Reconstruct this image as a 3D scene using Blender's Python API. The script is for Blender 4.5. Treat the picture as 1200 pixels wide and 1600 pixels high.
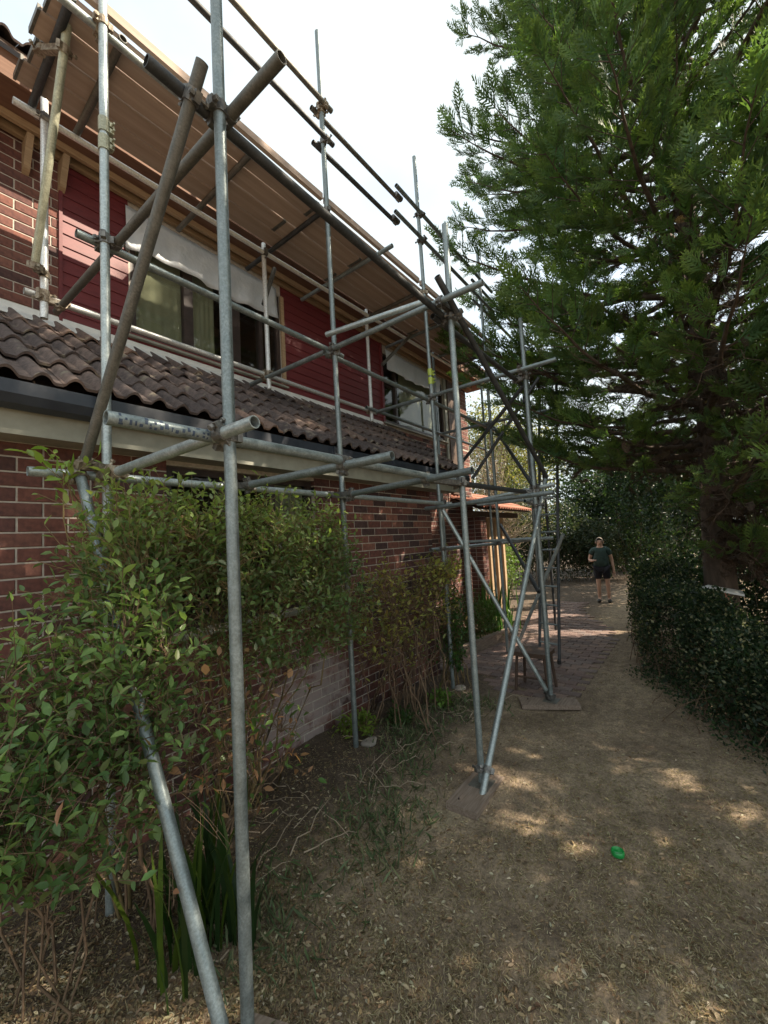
import bpy, bmesh, math, random
import numpy as np
from mathutils import Vector, Matrix
for o in list(bpy.data.objects): bpy.data.objects.remove(o, do_unlink=True)
rng = np.random.default_rng(7); random.seed(7)
scene = bpy.context.scene
COL = scene.collection
R = math.radians

# ------------------------------------------------------------------ camera
CAM_Z = 1.88
FPX = 653.645                       # focal length in pixels of the 1200x1600 photograph
YAW, PITCH, ROLL = 0.6429511, 0.06933749, -0.05457856
def cam_axes():
    a, b, c = YAW, PITCH, ROLL
    fwd = np.array([math.cos(a)*math.cos(b), math.sin(a)*math.cos(b), math.sin(b)])
    right = np.array([math.sin(a), -math.cos(a), 0.0]); up = np.cross(right, fwd)
    return right*math.cos(c)+up*math.sin(c), -right*math.sin(c)+up*math.cos(c), fwd
CR, CU, CF = cam_axes()
CPOS = np.array([0, 0, CAM_Z])
cd = bpy.data.cameras.new('camera'); cam = bpy.data.objects.new('camera', cd); COL.objects.link(cam)
cam.matrix_world = Matrix(((CR[0], CU[0], -CF[0], 0), (CR[1], CU[1], -CF[1], 0), (CR[2], CU[2], -CF[2], CAM_Z), (0, 0, 0, 1)))
cd.sensor_fit = 'VERTICAL'; cd.sensor_height = 36; cd.sensor_width = 27; cd.lens = 36*FPX/1600
cd.clip_start = 0.02; cd.clip_end = 600
scene.camera = cam
scene.render.resolution_x = 768; scene.render.resolution_y = 1024

def at(px, py, axis, val):
    """a photo pixel's ray met with the plane axis=val (world metres)"""
    d = (px-600)*CR+(800-py)*CU+FPX*CF
    i = 'xyz'.index(axis)
    t = (val-CPOS[i])/d[i]
    return CPOS+t*d
def proj(P):
    q = np.asarray(P)-CPOS; z = q@CF
    return 600+FPX*(q@CR)/z, 800-FPX*(q@CU)/z, z

# ------------------------------------------------------------------ world, sun, exposure
SUN_AZ, SUN_EL = R(-56), R(42)      # azimuth of the sun measured from +X towards +Y
SUN_DIR = Vector((math.cos(SUN_AZ)*math.cos(SUN_EL), math.sin(SUN_AZ)*math.cos(SUN_EL), math.sin(SUN_EL)))
w = bpy.data.worlds.new('World'); scene.world = w; w.use_nodes = True
nt = w.node_tree; nt.nodes.clear()
N = nt.nodes.new; L = nt.links.new
out = N('ShaderNodeOutputWorld'); bg = N('ShaderNodeBackground'); sky = N('ShaderNodeTexSky')
sky.sky_type = 'NISHITA'; sky.sun_disc = False; sky.sun_elevation = SUN_EL
sky.sun_rotation = math.atan2(SUN_DIR.x, SUN_DIR.y); sky.air_density = 1.0; sky.dust_density = 2.5; sky.ozone_density = 1.0
tc = N('ShaderNodeTexCoord'); mp = N('ShaderNodeMapping'); mp.inputs['Scale'].default_value = (1.0, 1.0, 2.0)
nz = N('ShaderNodeTexNoise'); nz.inputs['Scale'].default_value = 1.7; nz.inputs['Detail'].default_value = 6; nz.inputs['Roughness'].default_value = .5
cr = N('ShaderNodeValToRGB'); cr.color_ramp.elements[0].position = .33; cr.color_ramp.elements[1].position = .47
cr.color_ramp.elements[0].color = (.72, .72, .72, 1); cr.color_ramp.elements[1].color = (1, 1, 1, 1)
mx = N('ShaderNodeMixRGB'); mx.inputs['Color2'].default_value = (2.35, 2.6, 2.66, 1)
L(tc.outputs['Generated'], mp.inputs['Vector']); L(mp.outputs['Vector'], nz.inputs['Vector']); L(nz.outputs['Fac'], cr.inputs['Fac'])
L(cr.outputs['Color'], mx.inputs['Fac']); L(sky.outputs['Color'], mx.inputs['Color1']); L(mx.outputs['Color'], bg.inputs['Color'])
bg.inputs['Strength'].default_value = 0.10
L(bg.outputs['Background'], out.inputs['Surface'])
sd = bpy.data.lights.new('sun', 'SUN'); sd.energy = 2.6; sd.angle = R(0.6); sd.color = (1.0, .86, .68)
sun = bpy.data.objects.new('sun', sd); COL.objects.link(sun); sun.location = (20, -20, 30)
sun.rotation_euler = SUN_DIR.to_track_quat('Z', 'Y').to_euler()
vs = scene.view_settings; vs.view_transform = 'Standard'; vs.look = 'None'; vs.exposure = 2.18; vs.gamma = 1.0; vs.use_curve_mapping = False
scene.render.engine = 'CYCLES'

# ------------------------------------------------------------------ helpers
WLOC = {}
def tag(o, label=None, cat=None, group=None, kind=None):
    if label: o['label'] = label
    if cat: o['category'] = cat
    if group: o['group'] = group
    if kind: o['kind'] = kind
    return o
def place(o, parent, loc):
    loc = np.array(loc, float)
    if parent is not None:
        o.parent = parent; o.location = loc-WLOC[parent.name]
    else: o.location = loc
    WLOC[o.name] = loc
def thing(name, loc, label, cat, group=None, kind=None):
    o = bpy.data.objects.new(name, None); COL.objects.link(o); o.empty_display_size = .1
    place(o, None, loc); return tag(o, label, cat, group, kind)
def mesh_data(name, V, F, mat, smooth=False, sharp=None, col=None):
    V = np.asarray(V, dtype=np.float32).reshape(-1, 3)
    me = bpy.data.meshes.new(name)
    if isinstance(F, np.ndarray):
        m, k = F.shape
        me.vertices.add(len(V)); me.vertices.foreach_set('co', V.ravel())
        me.loops.add(m*k); me.loops.foreach_set('vertex_index', F.astype(np.int32).ravel())
        me.polygons.add(m); me.polygons.foreach_set('loop_start', np.arange(0, m*k, k, dtype=np.int32))
        me.update(calc_edges=True)
    else:
        me.from_pydata(V.tolist(), [], F)
    if col is not None:
        a = me.color_attributes.new('Col', 'FLOAT_COLOR', 'POINT')
        c4 = np.ones((len(V), 4), np.float32); c4[:, :3] = col; a.data.foreach_set('color', c4.ravel())
    if smooth:
        me.polygons.foreach_set('use_smooth', [True]*len(me.polygons))
        if sharp: me.set_sharp_from_angle(angle=R(sharp))
    me.materials.append(mat); me.update()
    return me
def obj(name, V, F, mat, parent=None, origin=None, **kw):
    V = np.asarray(V, float).reshape(-1, 3)
    if origin is None:
        origin = (V.min(0)+V.max(0))/2
        if parent is None: origin[2] = V[:, 2].min()
    me = mesh_data(name, V-origin, F, mat, **kw)
    o = bpy.data.objects.new(name, me); COL.objects.link(o); place(o, parent, origin); return o
def inst(name, me, loc, parent=None, scale=(1, 1, 1), rot=None):
    o = bpy.data.objects.new(name, me); COL.objects.link(o); place(o, parent, loc); o.scale = scale
    if rot is not None: o.rotation_euler = rot
    return o
class MB:
    """collects shapes into one mesh"""
    def __init__(s): s.V = []; s.F = []
    def add(s, V, F):
        n = len(s.V); s.V += [tuple(v) for v in V]; s.F += [tuple(i+n for i in f) for f in F]; return s
    def box(s, a, b):
        x0, y0, z0 = a; x1, y1, z1 = b
        return s.add([(x0, y0, z0), (x1, y0, z0), (x1, y1, z0), (x0, y1, z0), (x0, y0, z1), (x1, y0, z1), (x1, y1, z1), (x0, y1, z1)],
              [(0, 3, 2, 1), (4, 5, 6, 7), (0, 1, 5, 4), (1, 2, 6, 5), (2, 3, 7, 6), (3, 0, 4, 7)])
    def obox(s, c, ax, half):
        c = np.array(c); ax = [np.array(a)*h for a, h in zip(ax, half)]
        V = [c+sx*ax[0]+sy*ax[1]+sz*ax[2] for sz in (-1, 1) for sx, sy in ((-1, -1), (1, -1), (1, 1), (-1, 1))]
        return s.add(V, [(0, 3, 2, 1), (4, 5, 6, 7), (0, 1, 5, 4), (1, 2, 6, 5), (2, 3, 7, 6), (3, 0, 4, 7)])
    def cyl(s, p, q, r, r2=None, n=10, cap=True):
        p = np.array(p, float); q = np.array(q, float); r2 = r if r2 is None else r2
        d = q-p; d /= np.linalg.norm(d)+1e-9; a = frame(d)
        V = []; 
        for c, rr in ((p, r), (q, r2)):
            V += [c+rr*(math.cos(t)*a[0]+math.sin(t)*a[1]) for t in np.linspace(0, 2*math.pi, n, endpoint=False)]
        F = [(i, (i+1) % n, n+(i+1) % n, n+i) for i in range(n)]
        if cap: F += [tuple(range(n-1, -1, -1)), tuple(range(n, 2*n))]
        return s.add(V, F)
    def poly(s, pts, rad, n=6):
        pts = [np.array(p, float) for p in pts]
        V = []; F = []
        for i, p in enumerate(pts):
            d = pts[min(i+1, len(pts)-1)]-pts[max(i-1, 0)]; d /= np.linalg.norm(d)+1e-9; a = frame(d)
            rr = rad[i] if hasattr(rad, '__len__') else rad
            V += [p+rr*(math.cos(t)*a[0]+math.sin(t)*a[1]) for t in np.linspace(0, 2*math.pi, n, endpoint=False)]
        for k in range(len(pts)-1):
            F += [(k*n+i, k*n+(i+1) % n, (k+1)*n+(i+1) % n, (k+1)*n+i) for i in range(n)]
        F += [tuple(range(n-1, -1, -1)), tuple(range((len(pts)-1)*n, len(pts)*n))]
        return s.add(V, F)
    def prism(s, prof, x0, x1):
        """profile in (y,z) extruded along x"""
        n = len(prof)
        V = [(x0, y, z) for y, z in prof]+[(x1, y, z) for y, z in prof]
        F = [(i, (i+1) % n, n+(i+1) % n, n+i) for i in range(n)]+[tuple(range(n-1, -1, -1)), tuple(range(n, 2*n))]
        return s.add(V, F)
    def obj(s, name, mat, parent=None, **kw): return obj(name, s.V, s.F, mat, parent, **kw)
def frame(d):
    d = np.array(d, float); t = np.array([0, 0, 1.]) if abs(d[2]) < .9 else np.array([1., 0, 0])
    a = np.cross(d, t); a /= np.linalg.norm(a); b = np.cross(d, a); return a, b

# ------------------------------------------------------------------ materials
def nodes(name):
    m = bpy.data.materials.new(name); m.use_nodes = True; t = m.node_tree; t.nodes.clear()
    o = t.nodes.new('ShaderNodeOutputMaterial'); b = t.nodes.new('ShaderNodeBsdfPrincipled'); t.links.new(b.outputs['BSDF'], o.inputs['Surface'])
    return m, t, b, o
def ramp(t, stops):
    r = t.nodes.new('ShaderNodeValToRGB'); e = r.color_ramp.elements
    while len(e) < len(stops): e.new(.5)
    for k, (p, c) in enumerate(stops): e[k].position = p; e[k].color = (*c, 1)
    return r
def noise(t, scale, detail=4, rough=.55, co='Object', vscale=None):
    tc = t.nodes.new('ShaderNodeTexCoord'); n = t.nodes.new('ShaderNodeTexNoise')
    n.inputs['Scale'].default_value = scale; n.inputs['Detail'].default_value = detail; n.inputs['Roughness'].default_value = rough
    if vscale:
        m = t.nodes.new('ShaderNodeMapping'); m.inputs['Scale'].default_value = vscale
        t.links.new(tc.outputs[co], m.inputs['Vector']); t.links.new(m.outputs['Vector'], n.inputs['Vector'])
    else: t.links.new(tc.outputs[co], n.inputs['Vector'])
    return n
def bump(t, b, src, strength, dist):
    bp = t.nodes.new('ShaderNodeBump'); bp.inputs['Strength'].default_value = strength; bp.inputs['Distance'].default_value = dist
    t.links.new(src, bp.inputs['Height']); t.links.new(bp.outputs['Normal'], b.inputs['Normal'])
def mixc(t, fac, a, b, mode='MIX'):
    m = t.nodes.new('ShaderNodeMixRGB'); m.blend_type = mode
    for s, i in ((fac, 0), (a, 1), (b, 2)):
        if hasattr(s, 'is_output'): t.links.new(s, m.inputs[i])
        else: m.inputs[i].default_value = s if i == 0 else (*s, 1)
    return m.outputs[0]
def simple(name, c1, c2, scale=12, rough=.8, metal=0, bmp=.3, bd=.004, vscale=None, rnd=0.0, detail=5, spec=None):
    m, t, b, o = nodes(name)
    n = noise(t, scale, detail, .6, vscale=vscale); r = ramp(t, [(.3, c1), (.7, c2)]); t.links.new(n.outputs['Fac'], r.inputs['Fac'])
    c = r.outputs['Color']
    if rnd:
        oi = t.nodes.new('ShaderNodeObjectInfo'); mr = t.nodes.new('ShaderNodeMapRange')
        mr.inputs['To Min'].default_value = 1-rnd; mr.inputs['To Max'].default_value = 1+rnd
        t.links.new(oi.outputs['Random'], mr.inputs['Value'])
        h = t.nodes.new('ShaderNodeHueSaturation'); t.links.new(mr.outputs['Result'], h.inputs['Value']); t.links.new(c, h.inputs['Color'])
        c = h.outputs['Color']
    t.links.new(c, b.inputs['Base Color']); b.inputs['Roughness'].default_value = rough; b.inputs['Metallic'].default_value = metal
    if spec is not None: b.inputs['Specular IOR Level'].default_value = spec
    if bmp: bump(t, b, n.outputs['Fac'], bmp, bd)
    return m
def galv(name, c1, c2, c3, rough=.42, metal=.55):
    m, t, b, o = nodes(name)
    n1 = noise(t, 14, 8, .72); n2 = noise(t, 110, 4, .65)
    r = ramp(t, [(.3, c1), (.55, c2), (.75, c3)]); t.links.new(n1.outputs['Fac'], r.inputs['Fac'])
    r2 = ramp(t, [(.35, (.72, .72, .72)), (.65, (1.1, 1.1, 1.1))]); t.links.new(n2.outputs['Fac'], r2.inputs['Fac'])
    oi = t.nodes.new('ShaderNodeObjectInfo'); mr = t.nodes.new('ShaderNodeMapRange'); mr.inputs['To Min'].default_value = .8; mr.inputs['To Max'].default_value = 1.15
    t.links.new(oi.outputs['Random'], mr.inputs['Value'])
    c = mixc(t, 1.0, r.outputs['Color'], r2.outputs['Color'], 'MULTIPLY')
    c = mixc(t, 1.0, c, mr.outputs['Result'], 'MULTIPLY')
    t.links.new(c, b.inputs['Base Color']); b.inputs['Metallic'].default_value = metal
    rr = ramp(t, [(.3, (rough-.1,)*3), (.7, (rough+.18,)*3)]); t.links.new(n1.outputs['Fac'], rr.inputs['Fac']); t.links.new(rr.outputs['Color'], b.inputs['Roughness'])
    bump(t, b, n2.outputs['Fac'], .12, .002)
    return m
def leafmat(name, transl=.35, rough=.45, noise_amt=.25):
    m, t, b, o = nodes(name)
    a = t.nodes.new('ShaderNodeAttribute'); a.attribute_name = 'Col'
    t.links.new(a.outputs['Color'], b.inputs['Base Color']); b.inputs['Roughness'].default_value = rough
    b.inputs['Specular IOR Level'].default_value = .35
    tr = t.nodes.new('ShaderNodeBsdfTranslucent'); ms = t.nodes.new('ShaderNodeMixShader'); ms.inputs[0].default_value = transl
    h = mixc(t, 1.0, a.outputs['Color'], (1.25, 1.35, .6), 'MULTIPLY'); t.links.new(h, tr.inputs['Color'])
    t.links.new(b.outputs['BSDF'], ms.inputs[1]); t.links.new(tr.outputs['BSDF'], ms.inputs[2]); t.links.new(ms.outputs[0], o.inputs['Surface'])
    return m
def attrmat(name, rough=.85, scale=60, amt=.35, bd=.003):
    m, t, b, o = nodes(name)
    a = t.nodes.new('ShaderNodeAttribute'); a.attribute_name = 'Col'
    n = noise(t, scale, 4, .6); r = ramp(t, [(.3, (1-amt,)*3), (.7, (1+amt,)*3)]); t.links.new(n.outputs['Fac'], r.inputs['Fac'])
    t.links.new(mixc(t, 1.0, a.outputs['Color'], r.outputs['Color'], 'MULTIPLY'), b.inputs['Base Color']); b.inputs['Roughness'].default_value = rough
    bump(t, b, n.outputs['Fac'], .3, bd)
    return m
M = {}
M['galv'] = galv('galvanised_steel', (.18, .22, .225), (.265, .31, .315), (.37, .42, .42))
M['galv_bright'] = galv('bright_galvanised_steel', (.31, .36, .365), (.43, .485, .485), (.56, .61, .60), .38)
M['galv_dark'] = galv('weathered_steel', (.035, .04, .043), (.065, .07, .075), (.12, .125, .13), .55, .25)
M['galv_brown'] = galv('dull_brown_steel', (.095, .093, .082), (.145, .14, .122), (.215, .205, .18), .5, .3)
M['galv_white'] = galv('skylit_galvanised_steel', (.58, .60, .60), (.70, .72, .71), (.80, .81, .80), .35, .3)  # whiter copy of the steel: sky light on the tubes put into the colour
M['galv_yellow'] = galv('yellow_lit_steel', (.30, .30, .22), (.44, .44, .32), (.58, .57, .42), .45, .35)  # warm light on the diagonal brace put into the steel colour
M['coupler'] = simple('coupler_steel', (.07, .07, .07), (.26, .25, .23), 40, .5, .6, .3, .002, rnd=.25)
M['coupler_rust'] = simple('rusty_coupler', (.10, .06, .035), (.42, .38, .30), 40, .6, .4, .3, .002, rnd=.25)
def brickmat(name, attr):
    m, t, b, o = nodes(name)
    if attr:
        a = t.nodes.new('ShaderNodeAttribute'); a.attribute_name = 'Col'; base = a.outputs['Color']
    else:
        oi = t.nodes.new('ShaderNodeObjectInfo'); r = ramp(t, [(0, (.070, .040, .038)), (.25, (.14, .058, .047)), (.6, (.18, .074, .056)), (.85, (.115, .053, .047)), (1, (.215, .098, .072))])
        t.links.new(oi.outputs['Random'], r.inputs['Fac']); base = r.outputs['Color']
    n = noise(t, 26, 6, .65, 'Object'); r2 = ramp(t, [(.28, (.55, .55, .6)), (.6, (1.1, 1.05, 1.0)), (.8, (1.45, 1.4, 1.35))]); t.links.new(n.outputs['Fac'], r2.inputs['Fac'])
    t.links.new(mixc(t, 1.0, base, r2.outputs['Color'], 'MULTIPLY'), b.inputs['Base Color']); b.inputs['Roughness'].default_value = .88
    bump(t, b, n.outputs['Fac'], .5, .004); return m
def stain(m):
    """pale salt stains low on the wall between the shrubs"""
    t = m.node_tree; b = next(n for n in t.nodes if n.type == 'BSDF_PRINCIPLED'); src = b.inputs['Base Color'].links[0].from_socket
    ge = t.nodes.new('ShaderNodeNewGeometry'); mp = t.nodes.new('ShaderNodeMapping'); mp.inputs['Location'].default_value = (-2.75/.75, -3.05, -.45/.5); mp.inputs['Scale'].default_value = (1/.75, 1, 1/.5)
    t.links.new(ge.outputs['Position'], mp.inputs['Vector']); ln = t.nodes.new('ShaderNodeVectorMath'); ln.operation = 'LENGTH'; t.links.new(mp.outputs[0], ln.inputs[0])
    n = t.nodes.new('ShaderNodeTexNoise'); n.inputs['Scale'].default_value = 7; n.inputs['Detail'].default_value = 7; n.inputs['Roughness'].default_value = .65; t.links.new(ge.outputs['Position'], n.inputs['Vector'])
    su = t.nodes.new('ShaderNodeMath'); su.operation = 'SUBTRACT'; t.links.new(n.outputs['Fac'], su.inputs[0]); 
    hf = t.nodes.new('ShaderNodeMath'); hf.operation = 'MULTIPLY'; hf.inputs[1].default_value = .34; t.links.new(ln.outputs['Value'], hf.inputs[0]); t.links.new(hf.outputs[0], su.inputs[1])
    r = ramp(t, [(.16, (0, 0, 0)), (.36, (.62, .62, .62))]); t.links.new(su.outputs[0], r.inputs['Fac'])
    t.links.new(mixc(t, r.outputs['Color'], src, (.40, .355, .34)), b.inputs['Base Color']); return m
M['brick'] = stain(brickmat('red_brick', False)); M['brick_far'] = stain(brickmat('red_brick_joined', True))
M['mortar'] = simple('mortar', (.36, .32, .27), (.55, .50, .43), 30, .95, 0, .5, .004)
def tilemat():
    m, t, b, o = nodes('roof_tile'); n = noise(t, 24, 7, .68); n2 = noise(t, 7, 5, .6, 'Object')
    r = ramp(t, [(.3, (.055, .044, .042)), (.6, (.135, .105, .097)), (.8, (.20, .165, .15))]); t.links.new(n.outputs['Fac'], r.inputs['Fac'])
    oi = t.nodes.new('ShaderNodeObjectInfo'); r2 = ramp(t, [(0, (.6, .6, .62)), (.5, (1, .97, .95)), (.85, (1.25, 1.15, 1.05)), (1, (1.7, 1.4, 1.15))]); t.links.new(oi.outputs['Random'], r2.inputs['Fac'])
    c = mixc(t, 1.0, r.outputs['Color'], r2.outputs['Color'], 'MULTIPLY')
    ge = t.nodes.new('ShaderNodeNewGeometry'); n3 = t.nodes.new('ShaderNodeTexNoise'); n3.inputs['Scale'].default_value = 9; n3.inputs['Detail'].default_value = 6; t.links.new(ge.outputs['Position'], n3.inputs['Vector'])
    lr = ramp(t, [(.60, (0, 0, 0)), (.68, (.75, .75, .75))]); t.links.new(n3.outputs['Fac'], lr.inputs['Fac']); c = mixc(t, lr.outputs['Color'], c, (.24, .205, .15))
    t.links.new(c, b.inputs['Base Color']); b.inputs['Roughness'].default_value = .9; bump(t, b, n.outputs['Fac'], .7, .008); return m
M['tile'] = tilemat()
M['cream'] = simple('cream_paint', (.23, .23, .185), (.33, .33, .27), 6, .6, 0, .1)
M['white'] = simple('white_paint', (.62, .62, .58), (.78, .77, .73), 8, .55, 0, .1)
M['gutter'] = simple('dark_gutter', (.018, .022, .032), (.035, .042, .055), 8, .35, 0, .1)
M['red_board'] = simple('red_weatherboard', (.115, .018, .022), (.175, .028, .03), 5, .55, 0, .25, .003, (1, 8, 8), rnd=.1)
M['dark_frame'] = simple('dark_brown_frame', (.03, .02, .018), (.06, .04, .034), 10, .5, 0, .1)
M['timber'] = simple('pale_timber', (.30, .20, .115), (.46, .33, .20), 7, .75, 0, .3, .003, (.6, 9, 9), rnd=.15)
M['soffit'] = simple('brown_soffit', (.13, .065, .04), (.20, .11, .07), 8, .8, 0, .2, .003, (.6, 9, 9), rnd=.12)
M['board'] = simple('scaffold_board', (.33, .25, .20), (.45, .355, .295), 5, .85, 0, .3, .003, (.22, 4, 4), rnd=.14)
M['sole'] = simple('weathered_timber', (.16, .115, .085), (.32, .25, .20), 7, .9, 0, .5, .004, (.8, 10, 10), rnd=.15)
M['dark_wood'] = simple('dark_wood', (.05, .03, .02), (.11, .065, .042), 9, .7, 0, .3, .003, (1, 8, 8))
M['curtain'] = simple('olive_blind', (.20, .19, .13), (.26, .245, .175), 4, .9, 0, .1)
M['lead'] = simple('pale_flashing', (.66, .66, .63), (.82, .81, .77), 10, .5, 0, .3, .004)
M['bark'] = simple('bark', (.05, .036, .027), (.13, .095, .07), 16, .95, 0, .8, .02, (1, 1, .25), detail=7)
M['twig'] = simple('brown_twig', (.09, .055, .033), (.21, .14, .085), 20, .9, 0, .3)
M['deadtwig'] = simple('dead_twig', (.07, .045, .032), (.15, .10, .072), 20, .95, 0, .3)
M['cane'] = simple('green_brown_cane', (.12, .10, .04), (.24, .16, .07), 20, .7, 0, .2)
M['stem'] = simple('pale_bare_twig', (.26, .20, .14), (.42, .34, .25), 20, .9, 0, .2)
M['leaf'] = leafmat('glossy_leaf', .40, .40); M['conifer'] = leafmat('conifer_spray', .34, .6); M['litter'] = leafmat('dry_leaf', .15, .85)
M['grass'] = leafmat('dry_grass', .25, .7)
M['paver'] = attrmat('brick_paver', .9); M['stone'] = simple('grey_stone', (.20, .175, .15), (.38, .34, .30), 14, .95, 0, .6, .01, rnd=.2)
M['skin'] = simple('skin', (.50, .31, .24), (.58, .37, .29), 5, .55, 0, 0); M['shirt'] = simple('dark_green_cloth', (.022, .045, .042), (.045, .085, .08), 14, .9, 0, .2)
M['shorts'] = simple('navy_cloth', (.010, .011, .018), (.02, .022, .034), 14, .9, 0, .2); M['shoe'] = simple('black_shoe', (.01, .01, .01), (.025, .025, .025), 9, .5, 0, 0)
M['hair'] = simple('grey_brown_hair', (.10, .08, .06), (.20, .17, .14), 40, .8, 0, .3)
M['green_plastic'] = simple('green_plastic', (.01, .20, .04), (.02, .30, .07), 6, .3, 0, 0)
M['orange_tile'] = simple('terracotta_roof_tile', (.33, .13, .085), (.48, .22, .15), 12, .8, 0, .4, .006, rnd=.15)
M['blue_print'] = simple('dark_blue_print', (.03, .05, .09), (.06, .09, .14), 30, .5, .1, 0)
M['yellow_tag'] = simple('yellow_green_paint', (.35, .45, .08), (.50, .60, .12), 12, .5, 0, .1)
M['grey_pillar'] = simple('grey_render', (.20, .20, .19), (.30, .30, .28), 6, .9, 0, .2)
def glassmat():
    m, t, b, o = nodes('window_glass'); t.nodes.remove(b)
    g = t.nodes.new('ShaderNodeBsdfGlossy'); g.inputs['Roughness'].default_value = .03; tr = t.nodes.new('ShaderNodeBsdfTransparent'); tr.inputs['Color'].default_value = (.90, .93, .90, 1)
    f = t.nodes.new('ShaderNodeFresnel'); f.inputs['IOR'].default_value = 1.7
    ge = t.nodes.new('ShaderNodeNewGeometry'); mu = t.nodes.new('ShaderNodeMath'); mu.operation = 'SUBTRACT'; mu.use_clamp = True; t.links.new(f.outputs[0], mu.inputs[0]); t.links.new(ge.outputs['Backfacing'], mu.inputs[1])
    ms = t.nodes.new('ShaderNodeMixShader'); t.links.new(mu.outputs[0], ms.inputs[0]); t.links.new(tr.outputs[0], ms.inputs[1]); t.links.new(g.outputs[0], ms.inputs[2]); t.links.new(ms.outputs[0], o.inputs['Surface'])
    return m
M['glass'] = glassmat()
def milkymat():
    m, t, b, o = nodes('milky_film'); n = noise(t, 7, 5, .6)
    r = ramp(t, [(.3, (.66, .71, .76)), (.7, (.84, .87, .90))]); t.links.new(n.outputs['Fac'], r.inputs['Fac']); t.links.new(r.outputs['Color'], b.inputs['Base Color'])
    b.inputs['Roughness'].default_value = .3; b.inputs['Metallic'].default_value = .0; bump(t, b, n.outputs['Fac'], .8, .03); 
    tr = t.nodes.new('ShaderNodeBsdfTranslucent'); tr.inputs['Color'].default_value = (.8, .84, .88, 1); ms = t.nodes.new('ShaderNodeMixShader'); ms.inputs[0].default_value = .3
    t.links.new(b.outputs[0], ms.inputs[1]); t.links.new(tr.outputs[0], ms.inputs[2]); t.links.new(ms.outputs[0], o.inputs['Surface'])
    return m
M['film'] = milkymat()
def groundmat():
    m, t, b, o = nodes('dry_ground')
    n1 = noise(t, .9, 6, .6); n2 = noise(t, 9, 8, .7); n3 = noise(t, 55, 6, .7)
    r1 = ramp(t, [(.30, (.15, .108, .073)), (.46, (.235, .178, .122)), (.60, (.32, .250, .172)), (.74, (.285, .245, .155))]); t.links.new(n1.outputs['Fac'], r1.inputs['Fac'])
    r2 = ramp(t, [(.3, (.55, .52, .5)), (.55, (1, 1, 1)), (.75, (1.45, 1.42, 1.3))]); t.links.new(n2.outputs['Fac'], r2.inputs['Fac'])
    r3 = ramp(t, [(.3, (.5, .5, .5)), (.5, (1, 1, 1)), (.72, (1.6, 1.55, 1.45))]); t.links.new(n3.outputs['Fac'], r3.inputs['Fac'])
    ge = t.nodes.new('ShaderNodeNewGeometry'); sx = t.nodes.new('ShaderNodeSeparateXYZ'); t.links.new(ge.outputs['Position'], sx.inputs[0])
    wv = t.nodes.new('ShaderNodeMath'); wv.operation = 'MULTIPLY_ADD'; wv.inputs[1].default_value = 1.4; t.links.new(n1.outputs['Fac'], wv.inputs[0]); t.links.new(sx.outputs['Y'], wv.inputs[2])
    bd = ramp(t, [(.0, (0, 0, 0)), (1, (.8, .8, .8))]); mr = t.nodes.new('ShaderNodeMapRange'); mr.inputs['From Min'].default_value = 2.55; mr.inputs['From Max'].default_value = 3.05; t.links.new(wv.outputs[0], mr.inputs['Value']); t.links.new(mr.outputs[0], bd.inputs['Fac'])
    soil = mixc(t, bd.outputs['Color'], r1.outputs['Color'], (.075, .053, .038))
    c = mixc(t, 1.0, soil, r2.outputs['Color'], 'MULTIPLY'); c = mixc(t, 1.0, c, r3.outputs['Color'], 'MULTIPLY')
    t.links.new(c, b.inputs['Base Color']); b.inputs['Roughness'].default_value = .95
    ad = t.nodes.new('ShaderNodeMath'); ad.operation = 'ADD'; t.links.new(n2.outputs['Fac'], ad.inputs[0]); t.links.new(n3.outputs['Fac'], ad.inputs[1])
    bump(t, b, ad.outputs[0], .8, .02); return m
M['ground'] = groundmat()

# ------------------------------------------------------------------ ground
def gz(x, y):
    """height of the ground"""
    x = np.asarray(x, float); y = np.asarray(y, float)
    h = .018*np.sin(2.1*x+.7*y)+.014*np.sin(3.7*y-1.3*x+1)+.01*np.sin(6.3*x+5.1*y)
    bed = .05*np.clip((y-1.9)/.6, 0, 1)*np.clip((5.2-x)/.6, 0, 1)
    near = np.exp(-((np.maximum(np.abs(x-4)-8, 0))**2+(np.maximum(np.abs(y)-5, 0))**2)/9)
    pav = 1-.85*np.clip((x-4.5)/.5, 0, 1)*np.clip((y-.8)/.3, 0, 1)*np.clip((13-x)/.5, 0, 1)
    return h*near*pav+bed
xs = np.concatenate([[-200, -80, -30, -12, -6], np.linspace(-4, 16, 230), [18, 22, 28, 40, 60, 100, 200, 300]])
ys = np.concatenate([[-200, -80, -30, -14, -9], np.linspace(-6, 6, 150), [8, 12, 20, 40, 80, 200]])
GX, GY = np.meshgrid(xs, ys, indexing='ij'); GZ = gz(GX, GY)+rng.normal(0, .003, GX.shape)*(np.abs(GX-4) < 9)
idx = np.arange(GX.size).reshape(GX.shape)
F = np.stack([idx[:-1, :-1], idx[1:, :-1], idx[1:, 1:], idx[:-1, 1:]], -1).reshape(-1, 4)
g = obj('ground', np.stack([GX, GY, GZ], -1).reshape(-1, 3), F, M['ground'], None, origin=np.zeros(3), smooth=True); tag(g, kind='structure')

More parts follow.
